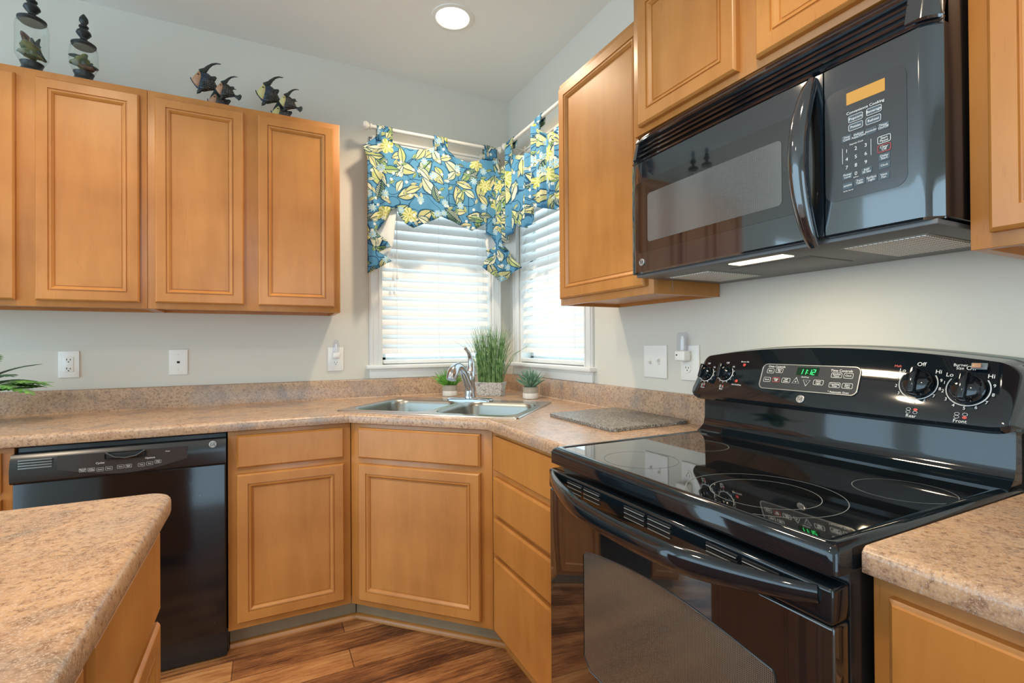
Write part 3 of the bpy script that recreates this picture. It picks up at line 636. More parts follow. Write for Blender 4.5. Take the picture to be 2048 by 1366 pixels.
MB().lathe([(0, .001), (.003, .001), (.003, 0)], 0, 0, 0, 12, M=MR @ Matrix.Translation((1.462, -.0465, 1.160)) @ Matrix.Rotation(pi/2, 4, 'X'), cap=False).build('light_sensor', 'dark_slot', r)

# ------------------------------------------------------------------ lettering helpers
def face_M(M, x, y, z, tilt=0):       # text plane facing local -y, optional lean back
    return M @ Matrix.Translation((x, y, z)) @ Matrix.Rotation(pi/2+tilt, 4, 'X')
def outline_key(mb, M, x, z, w, h, y, t=.0007, r=.003, tilt=0, gap=None):
    o = rrect(-w/2, w/2, -h/2, h/2, r, 4); i = rrect(-w/2+t, w/2-t, -h/2+t, h/2-t, max(r-t, .0005), 4); T = face_M(M, x, y, z, tilt)
    mb.fill([[(a, b, 0) for a, b in o], [(a, b, 0) for a, b in i]], M=T)
def badge(M, x, y, z, R, parent, tilt=0):
    T = face_M(M, x, y, z, tilt)
    bd = MB().lathe([(0, .0025), (R*.86, .0025), (R*.90, .0034), (R*.98, .0030), (R, 0)], 0, 0, 0, 32, M=T, cap=False).build('round_badge', 'badge_silver', parent)
    m = MB(); m.text('GE', R*1.05, T @ Matrix.Translation((0, 0, .0030)) @ Matrix.Shear('XZ', 4, (0, 0)))
    for k in range(4):
        a0 = k*pi/2+.35; m.tube([Vector((R*.70*cos(a0+j*.16), R*.70*sin(a0+j*.16), .0029)) for j in range(6)], R*.035, 4, M=T)
    m.build('monogram', 'dark_slot', bd, normals=False)

# ------------------------------------------------------------------ microwave
# local frame MR: x = -worldY (1.62 .. 2.39), y = worldX, z
r = empty('microwave', 'black over-the-range microwave with vent grille and touch pad above the range', 'microwave', (-.2, -2.005, 1.41))
y0, y1, zb, zt, zs = 1.622, 2.392, 1.412, 1.832, 1.745
MB().box(y0, y1, -.366, -.003, zb+.004, zt, .003, M=MR).build('microwave_body', 'black_plastic', r)
def bow(x, extra=0):   # slight bow of the front, rounder at the right end
    u = (x-y0)/(y1-y0); d = -.390-.006*sin(pi*u)-extra
    if x > y1-.03: d += .024*((x-(y1-.03))/.03)**2
    if x < y0+.012: d += .006*((y0+.012-x)/.012)**2
    return d
def front_panel(x0, x1, z0, z1, lean0=0, lean1=0, back=-.366, n=22):
    m = MB(); xs_ = [x0+(x1-x0)*k/n for k in range(n+1)]
    b = bmesh.new(); rows = []
    for z, l in ((z0, .004+lean0), (z0+.004, lean0), (z1-.004, lean1), (z1, .004+lean1)): rows.append([b.verts.new((x, bow(x)+l, z)) for x in xs_])
    bk = [[b.verts.new((x, back, z)) for x in xs_] for z in (z0, z1)]
    rows = [bk[0]]+rows+[bk[1]]
    for A, B in zip(rows, rows[1:]):
        for k in range(n): b.faces.new((A[k], A[k+1], B[k+1], B[k]))
    for e in (0, n): b.faces.new([rw[e] for rw in rows])
    for k in range(n): b.faces.new((bk[0][k], bk[0][k+1], bk[1][k+1], bk[1][k]))
    m._fin(b, MR); return m
# grille: four slots between five lips leaning back
gr = MB()
zz = [1.748, 1.763, 1.777, 1.791, 1.805, 1.819]
def leanz(z): return .018*((z-zs)/.085)
def bar(x0, x1, z0, z1):
    gr._fin(front_panel(x0, x1, z0, z1, leanz(z0), leanz(z1), back=-.350).b)
bar(y0, y1, 1.747, 1.755); bar(y0, y1, 1.812, 1.831)
for z in (1.764, 1.778, 1.792): bar(y0+.02, y1-.045, z, z+.0065)
gr.b.verts.ensure_lookup_table()
bar(y0, y0+.022, 1.755, 1.812); bar(y1-.047, y1, 1.755, 1.812)
gr.build('vent_grille', 'black_enamel', r, angle=25)
# a door with an inset window, control side
front_panel(y0, 2.2065, zb, zs).build('door', 'black_enamel', r, angle=25)
def bowed_plate(poly, e, mat, name, parent, thick=.0012):
    b = bmesh.new(); vs = [b.verts.new((x, 0, z)) for x, z in poly]; b.faces.new(vs)
    x0 = min(p[0] for p in poly); x1 = max(p[0] for p in poly); n = max(2, int((x1-x0)/.02))
    for k in range(1, n): bmesh.ops.bisect_plane(b, geom=b.verts[:]+b.edges[:]+b.faces[:], plane_co=(x0+(x1-x0)*k/n, 0, 0), plane_no=(1, 0, 0))
    for v in b.verts: v.co.y = bow(v.co.x)-e
    m = MB(); m._fin(b, MR); return m.build(name, mat, parent, angle=30)
bowed_plate(rrect(1.643, 2.200, 1.474, 1.682, .014), .0006, 'smoked_glass', 'door_glass', r)
bowed_plate(rrect(1.698, 2.119, 1.500, 1.641, .010), .0012, 'microwave_screen', 'window_screen', r)
front_panel(2.2095, y1, zb, zs).build('control_panel', 'black_enamel', r, angle=25)
bowed_plate([(x, z) for x, z in rrect(2.2105, 2.349, 1.478, 1.692, .020)], .0006, 'panel_grey', 'touch_pad', r)
bowed_plate(rrect(2.251, 2.316, 1.657, 1.680, .001), .0012, 'display_amber', 'display', r)
yk = bow(2.28)-.0016
keys = MB(); ink = MB(); fillk = MB(); redk = MB()
def key(x, z, a, b): MB().loft([[(p, q_, h) for p, q_ in rrect(-a, a, -b, b, .002)] for h in (-.0004, .0003)], M=face_M(MR, x, bow(x)-.0010, z)).build('keypad_button', 'key_fill', r, smooth=False)
def lab(s, x, z, sz): ink.text(s, sz, face_M(MR, x, bow(x)-.0016, z))
lab('Convenience Cooking', 2.283, 1.6405, .0072)
for s, x, z in (('Popcorn', 2.267, 1.628), ('Beverage', 2.298, 1.629), ('Potato', 2.267, 1.612), ('Reheat', 2.297, 1.612)):
    key(x, z, .0125, .0062); lab(s, x, z, .0068); outline_key(ink, MR, x, z, .0255, .013, bow(x)-.0016)
for s, x, z in (('Time\nCook', 2.251, 1.594), ('Defrost\nAuto/Time', 2.272, 1.593), ('Reminder', 2.293, 1.593), ('Timer\nOn/Off', 2.313, 1.594), ('Delay\nStart', 2.314, 1.538), ('Clock', 2.314, 1.523), ('Power\nLevel', 2.252, 1.522), ('Add\n30 Sec', 2.285, 1.522), ('AM/PM', 2.252, 1.503), ('Turn\nTable', 2.273, 1.505), ('Surface\nLight', 2.293, 1.505), ('Vent\nFan', 2.313, 1.504)):
    key(x, z, .009, .006); lab(s, x, z, .0056 if '\n' in s else .0050)
for s, x, z, mb_ in (('Start\nPause', 2.314, 1.570, ink), ('Clear\nOff', 2.314, 1.554, redk)): lab(s, x, z, .0060); outline_key(mb_, MR, x, z, .0215, .0135, bow(x)-.0016, .0009)
for i, s in enumerate('123456789'): lab(s, (2.251, 2.267, 2.284)[i % 3], 1.5695-.0158*(i//3), .0095)
lab('0', 2.267, 1.522, .0095); lab('Express Cook', 2.268, 1.580, .0042); lab('Defrost', 2.267, 1.5155, .003); lab('Serial, Scroll', 2.253, 1.4935, .0036)
ink.fill([[(x, z, 0) for x, z in ((0, 0), (.0007, 0), (.0007, .030), (0, .030))]], M=face_M(MR, 2.243, bow(2.243)-.0016, 1.547))
ink.fill([[(x, z, 0) for x, z in ((0, 0), (.0007, 0), (.0007, .030), (0, .030))]], M=face_M(MR, 2.2925, bow(2.29)-.0016, 1.548))
ink.build('keypad_lettering', 'ink_white', r, normals=False, smooth=False); redk.build('clear_key_outline', 'ink_red', r, normals=False, smooth=False)
badge(MR, 1.673, bow(1.673)-.0005, 1.444, .0105, r)
# handle
hp = []
for k in range(21):
    u = k/20; a = pi*u; hp.append((2.186-.004*sin(a), -.392-.046*sin(a)**.75, 1.400+.335*u))
MB().tube(hp, [.011+.008*sin(pi*k/20)**.6 for k in range(21)], 14, M=MR, up=Vector((0, 1, 0)), flatx=1.0).build('door_handle', 'black_enamel', r)
# underside
MB().box(y0+.01, y1-.006, -.378, -.01, 1.403, 1.4125, .002, M=MR).build('underside', 'hood_underside', r)
for a in (1.690, 2.190):
    MB().box(a-.006, a+.151, -.306, -.084, 1.4012, 1.404, .001, M=MR).build('filter_frame', 'trim_grey', r)
    MB().box(a, a+.145, -.30, -.09, 1.3995, 1.4025, .0005, M=MR).build('grease_filter', 'grease_filter', r)
MB().box(1.94, 2.085, -.348, -.305, 1.4005, 1.404, .001, M=MR).build('lamp_lens', 'hood_lamp_lens', r)
MB().box(1.88, 2.10, -.27, -.10, 1.401, 1.404, .001, M=MR).build('access_cover', 'hood_underside', r)
# string hanging from its corner
c_ = (-.30, -1.70, 1.36); m = MB(); m.tube([(-.300, -1.700, 1.403), (-.300, -1.700, 1.374)], .0006, 5)
m.tube([(-.300, -1.700+.006*sin(a), 1.366+.008*cos(a)) for a in [2*pi*k/12 for k in range(13)]], .0006, 5); m.build('hanging_loop', 'hood_underside', r)

# ------------------------------------------------------------------ range
r = empty('electric_range', 'black freestanding glass-top electric range between the right-hand base cabinets', 'range', (-.33, -2.008, 0))
a0, a1 = 1.624, 2.393
MB().box(a0+.004, a1-.004, -.645, -.03, .02, .876, .004, M=MR).build('range_body', 'black_plastic', r)
# cooktop frame with raised rim
q = MB(); sec = [(.0, .876), (0, .905), (.003, .912), (.008, .917), (.016, .919), (.022, .9175), (.028, .9155)]
def cr_loop(i, z): return [(x, y, z) for x, y in rrect(a0+i, a1-i, -.686+i, -.060-i*.2, .012+.0*i, 5)]
q.loft([cr_loop(i, z) for i, z in sec], True, False, M=MR); q.build('cooktop_frame', 'range_enamel', r)
q = MB(); q.loft([cr_loop(.0275, .913), cr_loop(.028, .9155)], M=MR); cg = q.build('glass_cooktop', 'ceramic_glass', r)
# burner rings
def ring(mb, cx, cy, R, t=.0011, z=.9158, n=72):
    mb.fill([[(cx+R*cos(2*pi*k/n), cy+R*sin(2*pi*k/n), z) for k in range(n)], [(cx+(R-t)*cos(2*pi*k/n), cy+(R-t)*sin(2*pi*k/n), z) for k in range(n)]])
for bx_, by_, R_, mt_ in ((-.540, -2.175, .096, 'ink_grey'), (-.540, -2.172, .139, 'ink_grey'), (-.288, -2.288, .082, 'ink_grey'), (-.300, -1.798, .077, 'ink_grey'), (-.560, -1.853, .090, 'key_fill')):
    m = MB(); ring(m, bx_, by_, R_, .0013); m.build('burner_ring', mt_, cg, normals=False, smooth=False)
# oven door
def rect_door(z0, z1, ya, yb_, rr=.006): return MB().box(a0+.002, a1-.002, ya, yb_, z0, z1, rr, 3, M=MR)
rect_door(.175, .806, -.689, -.650).build('oven_door', 'smoked_glass', r)
tr = rect_door(.807, .860, -.691, -.648).build('oven_door_trim', 'range_enamel', r)
for s0 in (1.722, 1.795, 1.948, 2.022, 2.172, 2.246):
    m = MB(); v = MB()
    for k in range(3):
        z = .848-.010*k; m.box(s0, s0+.066, -.6925, -.6885, z-.0028, z+.0022, .001, M=MR)
        v.tube([(s0+.002, -.6932, z-.0034), (s0+.064, -.6932, z-.0034)], .0011, 5, M=MR)
    vg = m.build('vent_grille', 'dark_slot', tr); v.build('grille_lips', 'ink_grey', vg)
# arched oven window
ow = [(1.790, .435), (1.803, .42), (1.815, .408)]+[(2.29, .408), (2.302, .42), (2.308, .435), (2.308, .64)]+[(2.306-.009*k*k/36, .64+.055*sin(k/6*pi/2)) for k in range(1, 7)]+[(2.295-(.49)*k/12, .695+.024*sin(pi*k/12)) for k in range(1, 12)]+[(1.800, .692), (1.790, .682)]
m = MB(); m.fill([[(x, -.6896, z) for x, z in ow]], M=MR); m.build('oven_window', 'oven_screen', r, smooth=False)
m = MB(); m.tube([(x, -.6899, z) for x, z in ow+ow[:1]], .0014, 6, M=MR); m.build('window_border', 'panel_grey', r)
# bowed handle
hp = []; n = 26
for k in range(n+1):
    u = k/n; hp.append((a0+.022+(a1-a0-.044)*u, -.690-.058*min(1, sin(pi*u)*1.25)**.8-.008*sin(pi*u), .845-.022*sin(pi*u)))
MB().tube(hp, [.0135+.0095*min(1, sin(pi*k/n)*1.6) for k in range(n+1)], 16, M=MR, up=Vector((0, 0, 1)), flatx=.62).build('oven_handle', 'range_enamel', r)
rect_door(.03, .168, -.684, -.650).build('storage_drawer', 'range_enamel', r)
# lower backguard and control console
q = MB(); sec = [(-.030, .905), (-.125, .905), (-.125, .919), (-.112, .926), (-.098, .938), (-.092, .960), (-.090, 1.035), (-.030, 1.035)]
q.loft([[(x, y, z) for y, z in sec] for x in (a0+.006, a1-.006)], M=MR); q.build('backguard', 'range_enamel', r)
def arch(u): return .032*(1-(2*u-1)**2)+.0*u
XN = 28; loops = []
US = sorted({*[k/XN for k in range(XN+1)], *[.05*(1-cos(pi/2*k/9)) for k in range(10)], *[1-.05*(1-cos(pi/2*k/9)) for k in range(10)]})
for u in US:
    x = a0-.002+(a1-a0+.004)*u; e = min(u, 1-u)*(a1-a0)
    c = 0 if e > .035 else .035-sqrt(max(0, .035**2-(.035-e)**2))
    zt_ = 1.158+arch(u)-c*.75; zb_ = 1.024+c*.30; ins = c*.22
    sec = [(-.012, zb_+.004), (-.135+ins, zb_), (-.143+ins, zb_+.006), (-.146+ins, zb_+.014), (-.143+ins, zb_+.024), (-.093+ins, zt_-.006), (-.088+ins, zt_-.001), (-.080, zt_), (-.020, zt_+.004), (-.012, zt_-.002)]
    loops.append([(x, y, z) for y, z in sec])
q = MB(); q.loft(loops, M=MR); con = q.build('control_console', 'range_enamel', r, angle=30)
q = MB(); loops = [[(x, y, z) for y, z in ((-.020, 1.018), (-.002, 1.018), (-.002, 1.164+arch(k/XN)-.02*(k in (0, XN))), (-.020, 1.164+arch(k/XN)-.02*(k in (0, XN))))] for k, x in [(k, a0-.003+(a1-a0+.011)*k/XN) for k in range(XN+1)]]
q.loft(loops, M=MR); q.build('back_panel', 'trim_grey', r)
# console slope: point at height z on the face
LEAN = math.atan2(.050, .128)
def cy_(z): return -.143+.050*(z-1.048)/(.128)-.0006
def CM(x, z, off=0): return MR @ Matrix.Translation((x, cy_(z)-off*cos(LEAN), z+off*sin(LEAN))) @ Matrix.Rotation(pi/2-LEAN, 4, 'X')
ink = MB(); red = MB()
def knob(x, z, R, arc=True):
    T = CM(x, z)
    kb = MB().lathe([(R*1.0, 0), (R*1.0, .004), (R*.90, .007), (R*.84, .016), (R*.70, .019), (0, .020)], 0, 0, 0, 32, M=T, cap=False).build('control_knob', 'range_enamel', r)
    MB().box(-R*.22, R*.22, -R*1.02, R*1.02, .010, .033, R*.12, 3, M=T).build('knob_grip', 'range_enamel', kb)
    if arc:
        pts = [Vector((R*1.22*cos(a), R*1.22*sin(a), .0006)) for a in [radians(145+250*k/30) for k in range(31)]]
        ink.tube(pts, .0011 if R > .02 else .0006, 4, M=T)
K = [(1.666, 1.106, .0215, 0), (1.737, 1.110, .0215, 0), (2.240, 1.112, .0290, 1), (2.326, 1.107, .0290, 1)]
def ctext(s, x, z, sz, mb=None, off=.0006): (mb or ink).text(s, sz, CM(x, z, off))
for x, z, R, big in K:
    knob(x, z, R); T = CM(x, z); rr = R*1.42
    for i in range(9):
        a = radians(165+26*i); ink.text(str(i+1), .0095 if big else .006, T @ Matrix.Translation((rr*cos(a), rr*sin(a), .0006)))
    for s, a in (('Lo', 140), ('Off', 90), ('Hi', 40)): ink.text(s, .0125 if big else .008, T @ Matrix.Translation((rr*1.05*cos(radians(a)), rr*1.08*sin(radians(a)), .0006)))
for s, x in (('Front', 1.664), ('Rear', 1.735), ('Rear', 2.238), ('Front', 2.322)):
    big = x > 2; q0 = .0062 if big else .0042; T = CM(x, 1.106-(.052 if big else .036), .0006)
    for dx, dy in ((-1, 1), (-1, -1), (1, 1), (1, -1)):
        a_ = [(dx*q0*1.05+.0040*q0/.0062*cos(t_), dy*q0*.52+.0030*q0/.0062*sin(t_), 0) for t_ in [2*pi*k/16 for k in range(16)]]
        if dx == 1 and dy == (-1 if s == 'Front' else 1): red.fill([a_], M=T)
        else: ink.tube(a_+a_[:1], .0004, 4, M=T)
    ctext(s, x, 1.106-(.063 if big else .044), .010 if big else .0065)
ctext('Burner\nSize', 2.308, 1.151, .0085); ctext('Melt', 2.196, 1.148, .008, red)
MB().box(-.013, .013, -.007, .007, 0, .002, .001, M=CM(2.338, 1.153)).build('size_switch', 'ink_grey', r); MB().box(-.009, .005, -.005, .005, .001, .006, .001, M=CM(2.337, 1.153)).build('rocker', 'fish_face_copper', r)
ctext('Burner On', 1.797, 1.146, .006); ctext('Hot Cooktop', 1.786, 1.078, .006)
for x, z in ((1.797, 1.137), (1.783, 1.089)): red.fill([[(.005*cos(a), .0045*sin(a), 0) for a in [2*pi*k/14 for k in range(14)]]], M=CM(x, z, .0006))
# electronic display module
m = MB(); T = CM(1.992, 1.108)
dp = rrect(-.130, .130, -.036, .036, .014)
m.loft([[(x, y, z) for x, y in dp] for z in (0, .002)], M=T); m.build('timer_panel', 'panel_grey', r)
m = MB(); m.tube([(x, y, .0022) for x, y in dp+dp[:1]], .0014, 6, M=T); m.build('timer_panel_border', 'badge_silver', r)
MB().box(-.028, .030, .008, .030, .002, .0026, M=T).build('clock_display', 'display_dark', r)
def seg_digit(mb, ch, x, y, h, M):
    on = {'1': 'bc', '2': 'abged', '7': 'abc'}[ch]; w_ = h*.5; t_ = h*.11
    sg = {'a': (0, h, w_, h), 'b': (w_, h/2, w_, h), 'c': (w_, 0, w_, h/2), 'd': (0, 0, w_, 0), 'e': (0, 0, 0, h/2), 'f': (0, h/2, 0, h), 'g': (0, h/2, w_, h/2)}
    for s in on:
        p0, p1, p2, p3 = sg[s]; sk_ = .15
        mb.tube([(x+p0+p1*sk_, y+p1, .0029), (x+p2+p3*sk_, y+p3, .0029)], t_*.5, 4, M=M)
m = MB()
for i, ch in enumerate('1112'): seg_digit(m, ch, -.020+.0105*i+(.002 if i > 1 else 0), .011, .0135, T)
m.tube([(.0015, .0145, .0029), (.0015, .0155, .0029)], .0009, 4, M=T); m.tube([(.002, .0205, .0029), (.002, .0215, .0029)], .0009, 4, M=T)
m.build('clock_digits', 'digits_green', r)
def pt(s, x, y, sz, mb=ink): mb.text(s, sz, T @ Matrix.Translation((x, y, .0026)))
pt('Oven Controls', -.088, .029, .0082); pt('Time Controls', .086, .025, .0088); pt('Start/Temp', -.002, .003, .0045); pt('* Automatic Oven', .088, -.031, .0068)
for s, x, y, w_ in (('Bake', -.104, .016, .021), ('Start\nOn', -.078, .018, .021), ('Broil', -.109, -.010, .021), ('Clear\nOff', -.082, -.009, .021), ('Self\nClean', -.053, -.009, .024), ('Oven\nLight', .035, -.009, .026), ('Kitchen\nTimer', .076, .013, .026), ('Clock', .104, .013, .022), ('Cooking\nTime', .076, -.013, .027), ('Start\nTime', .106, -.013, .025)):
    pt(s, x, y, .0062); o = rrect(x-w_/2, x+w_/2, y-.0068, y+.0068, .003, 3); i_ = rrect(x-w_/2+.0008, x+w_/2-.0008, y-.006, y+.006, .0025, 3)
    (red if s.startswith('Clear') else ink).fill([[(a, b, .0026) for a, b in o], [(a, b, .0026) for a, b in i_]], M=T)
for x, s, ch in ((-.025, 1, '+'), (.004, -1, '-')):
    tri = [Vector((x+.011*cos(radians(a)), -.010+s*.011*sin(radians(a)), .0026)) for a in (90, 210, 330, 90)]
    ink.tube(tri, .0006, 4, M=T); pt(ch, x, -.010-s*.0015, .010)
ink.build('console_lettering', 'ink_white', r, normals=False, smooth=False); red.build('console_red_marks', 'ink_red', r, normals=False, smooth=False)
badge(MR, 1.990, cy_(1.055)-.0008, 1.055, .0105, r, tilt=-LEAN)

# ------------------------------------------------------------------ dishwasher
r = empty('dishwasher', 'black built-in dishwasher under the left countertop behind the island', 'dishwasher', (-1.829, -.33, 0))
d0, d1 = -2.131, -1.529
MB().box(d0, d1, -.600, -.04, .01, .868, .002).build('tub_body', 'black_satin', r)
MB().box(d0, d1, -.640, -.600, .118, .757, .004, 3).build('door', 'dishwasher_black', r)
sec = [(-.600, .757), (-.648, .757), (-.655, .764), (-.656, .80), (-.650, .835), (-.640, .852), (-.600, .853)]
cpn = MB().loft([[(x, y, z) for y, z in sec] for x in (d0-.003, d1+.001)]).build('control_strip', 'black_plastic', r)
arc_ = [(-2.014+.365*k/16, .795-.032*sin(pi*k/16)) for k in range(17)]
ov = arc_+[(-1.650, .838), (-2.014, .840)]
m = MB(); m.loft([[(x, -.6545, z) for x, z in ov], [(x, -.6575, z) for x, z in ov]]); m.build('touch_overlay', 'panel_grey', r, angle=25)
MB().box(-1.888, -1.772, -.6600, -.6572, .814, .839, .006, 3).build('latch_recess', 'dark_slot', r)
MB().tube([(-1.885, -.661, .838), (-1.86, -.663, .822), (-1.83, -.664, .817), (-1.80, -.663, .822), (-1.775, -.661, .838)], .004, 8).build('latch_handle', 'black_enamel', r)
m = MB()
for k in range(4): m.box(-2.112, -2.027, -.659, -.655, .806+.0085*k, .8105+.0085*k, .001)
m.build('vent_louvres', 'ink_grey', r)
ink = MB(); TD = lambda x, z: Matrix.Translation((x, -.6582, z)) @ Matrix.Rotation(pi/2, 4, 'X')
for s, x, z in (('Cycles', -1.901, .805), ('Options', -1.761, .808), ('Clean', -1.709, .826)): ink.text(s, .009 if s != 'Clean' else .006, TD(x, z))
for s, x, z in (('Normal\nWash', -1.948, .786), ('China\nCrystal', -1.925, .785), ('Speed', -1.901, .783), ('Rinse', -1.877, .784), ('Reset', -1.845, .786), ('Delay\nStart', -1.823, .786), ('Heat', -1.786, .786), ('Start', -1.762, .788), ('Hold\n5 Sec', -1.738, .792)):
    ink.text(s, .0052, TD(x, z)); o = rrect(-.0095, .0095, -.006, .006, .002, 3); i_ = rrect(-.009, .009, -.0055, .0055, .0018, 3); ink.fill([[(a, b, 0) for a, b in o], [(a, b, 0) for a, b in i_]], M=TD(x, z))
ink.build('dishwasher_lettering', 'ink_white', r, normals=False, smooth=False)
badge(IDM, -1.570, -.652, .836, .0125, r)
MB().box(d0, d1+.005, -.585, -.55, .012, .105, .004).build('kick_plate', 'black_plastic', r)

# ------------------------------------------------------------------ curtain rods and valances
RZ = 2.376; RD = .112
def rod(M, x0, x1, fin0, label):
    r = empty('curtain_rod', label, 'curtain rod', tuple(M @ Vector((x0, -RD, RZ))))
    MB().tube([(x0, -RD, RZ), (x1, -RD, RZ)], .0105, 14, M=M).build('rod', 'rod_white', r)
    for x, s in ((x0, -1), (x1, 1)):
        MB().lathe([(.011, -.002), (.016, 0), (.016, .006), (.009, .010), (.018, .018), (.024, .030), (.018, .043), (.006, .049), (0, .050)], 0, 0, 0, 18, M=M @ Matrix.Translation((x, -RD, RZ)) @ Matrix.Rotation(s*pi/2, 4, 'Y')).build('finial', 'rod_white', r)
    for x in (x0+.035, x1-.05):
        m = MB(); m.tube([(x, -.016, RZ-.03), (x, -.05, RZ-.028), (x, -.085, RZ-.020), (x, -RD, RZ-.014)], .005, 8, M=M); m.box(x-.012, x+.012, -.021, -.0145, RZ-.055, RZ-.006, .002, M=M); m.build('bracket', 'rod_white', r)
rod(IDM, -.880, -.150, True, 'white curtain rod with round finials above the left-hand window')
rod(MR, .205, .92, False, 'white curtain rod above the right-hand window running behind the tall cabinet')

def cloth(name, poly, mapf, depth, mat, parent, step=.010, zstep=.06, uvoff=(0, 0), thick=.0016):
    """poly in (u, z); depth(u, z) folds it; mapf(u, depth, z) -> world"""
    b = bmesh.new(); vs = [b.verts.new((u, 0, z)) for u, z in poly]; E = [b.edges.new((vs[i], vs[(i+1) % len(vs)])) for i in range(len(vs))]
    bmesh.ops.triangle_fill(b, use_beauty=True, edges=E)
    us = [p[0] for p in poly]; zs_ = [p[1] for p in poly]
    u = min(us)+step
    while u < max(us):
        bmesh.ops.bisect_plane(b, geom=b.verts[:]+b.edges[:]+b.faces[:], plane_co=(u, 0, 0), plane_no=(1, 0, 0), dist=1e-5); u += step
    z = min(zs_)+zstep
    while z < max(zs_):
        bmesh.ops.bisect_plane(b, geom=b.verts[:]+b.edges[:]+b.faces[:], plane_co=(0, 0, z), plane_no=(0, 0, 1), dist=1e-5); z += zstep
    bmesh.ops.remove_doubles(b, verts=b.verts, dist=1e-5)
    uvl = b.loops.layers.uv.new('UVMap')
    for f in b.faces:
        for l in f.loops: l[uvl].uv = (l.vert.co.x*1.0+uvoff[0], l.vert.co.z+uvoff[1])
    inv = MW[parent.name].inverted()
    for v in b.verts: v.co = inv @ Vector(mapf(v.co.x, depth(v.co.x, v.co.z), v.co.z))
    bmesh.ops.recalc_face_normals(b, faces=b.faces)
    me = bpy.data.meshes.new(name); b.to_mesh(me); b.free(); me.materials.append(MATS[mat])
    me.polygons.foreach_set('use_smooth', [True]*len(me.polygons))
    o = bpy.data.objects.new(name, me); COL.objects.link(o); o.parent = parent
    md = o.modifiers.new('thickness', 'SOLIDIFY'); md.thickness = thick; md.offset = 0
    return o
mapL = lambda u, d, z: (u, -RD-d, z)
mapR = lambda v, d, z: (-RD-d, -v, z)
mapD = lambda a, d, z: (-.125+a*.7071-d*.7071, -.125-a*.7071-d*.7071, z)
def tab_loop(parent, mapf, u0, u1, zb_, uvo, lean=0):
    """fabric tab wrapped over the rod"""
    n = 14; pts = [(-.012, zb_)]
    prof = [(.016, zb_-.03), (.0155, RZ-.02)]+[(.0155*cos(a), RZ+.0155*sin(a)) for a in [pi*k/8 for k in range(9)]]+[(-.0155, RZ-.02), (-.012, zb_)]
    b = bmesh.new(); rows = []
    for u in [u0+(u1-u0)*k/6 for k in range(7)]:
        rows.append([b.verts.new((u+lean*(RZ-z), d, z)) for d, z in prof])
    uvl = b.loops.layers.uv.new('UVMap'); L = [0]
    for p, q_ in zip(prof, prof[1:]): L.append(L[-1]+math.hypot(q_[0]-p[0], q_[1]-p[1]))
    for i in range(6):
        for k in range(len(prof)-1):
            f = b.faces.new((rows[i][k], rows[i+1][k], rows[i+1][k+1], rows[i][k+1]))
            for l, (ii, kk_) in zip(f.loops, ((i, k), (i+1, k), (i+1, k+1), (i, k+1))): l[uvl].uv = (u0+(u1-u0)*ii/6+uvo[0], zb_+L[kk_]+uvo[1])
    inv = MW[parent.name].inverted()
    for v in b.verts: v.co = inv @ Vector(mapf(v.co.x, v.co.y, v.co.z))
    me = bpy.data.meshes.new('tab'); b.to_mesh(me); b.free(); me.materials.append(MATS['floral_cotton']); me.polygons.foreach_set('use_smooth', [True]*len(me.polygons))
    o = bpy.data.objects.new('tab', me); COL.objects.link(o); o.parent = parent; md = o.modifiers.new('thickness', 'SOLIDIFY'); md.thickness = .0016
vl = empty('window_valance', 'blue floral tab-top valance hanging over the left-hand window into the corner', 'valance', (-.5, -RD, 1.58))
def dL(u, z):
    base = .006
    for c in (-.812, -.495, -.186): base += .010*math.exp(-((u-c)/.045)**2)
    base += .005*sin(u*38)+.002*sin(u*83+z*3)
    if u < -.77: base += .010*sin((u+.77)*105)*min(1, (2.35-z)*2)
    return base
cloth('swag_panel', [(-.902, 2.20), (-.926, 2.262), (-.855, 2.326), (-.853, 2.350), (-.770, 2.350), (-.768, 2.313), (-.72, 2.297), (-.65, 2.288), (-.59, 2.297), (-.536, 2.321), (-.534, 2.35), (-.456, 2.35), (-.456, 2.318), (-.40, 2.285), (-.327, 2.269), (-.27, 2.285), (-.227, 2.309), (-.227, 2.35), (-.146, 2.35), (-.140, 2.30), (-.095, 2.23), (-.098, 2.0), (-.116, 1.803), (-.160, 1.83), (-.217, 1.860), (-.219, 1.921), (-.306, 1.869), (-.40, 1.905), (-.499, 1.930), (-.57, 1.893), (-.657, 1.851), (-.70, 1.875), (-.738, 1.920), (-.742, 1.955), (-.778, 1.935), (-.853, 1.81), (-.777, 1.735), (-.846, 1.705), (-.777, 1.660), (-.902, 1.584)], mapL, dL, 'floral_cotton', vl)
for u0, u1, o_ in ((-.852, -.770, .3), (-.534, -.457, .9), (-.226, -.146, 1.7)): tab_loop(vl, mapL, u0, u1, 2.335, (o_, .2))
cloth('white_lining', [(-.885, 1.96), (-.742, 1.96), (-.765, 1.75), (-.80, 1.67), (-.885, 1.65)], mapL, lambda u, z: -.010+.004*sin(u*70), 'lining_white', vl)
cloth('corner_jabot', [(-.055, 2.33), (.0, 2.22), (.03, 2.20), (.045, 2.0), (.05, 1.86), (.020, 1.800), (.059, 1.755), (.075, 1.72), (.137, 1.658), (.011, 1.572), (-.107, 1.672), (-.058, 1.754), (-.085, 1.765), (-.02, 1.80), (-.06, 1.86), (-.06, 2.33)], mapD, lambda a, z: .020+.016*cos(a*70)*min(1, (2.4-z)*1.5), 'floral_cotton', vl, step=.006, uvoff=(2.3, 0))
cloth('white_lining', [(-.105, 1.88), (.0, 1.88), (0, 1.72), (-.03, 1.70), (-.085, 1.765)], mapD, lambda a, z: .004+.006*cos(a*60), 'lining_white', vl)
cloth('white_lining', [(.0, 1.88), (.105, 1.90), (.10, 1.70), (.03, 1.72), (.0, 1.72)], mapD, lambda a, z: .004+.006*cos(a*60), 'lining_white', vl)
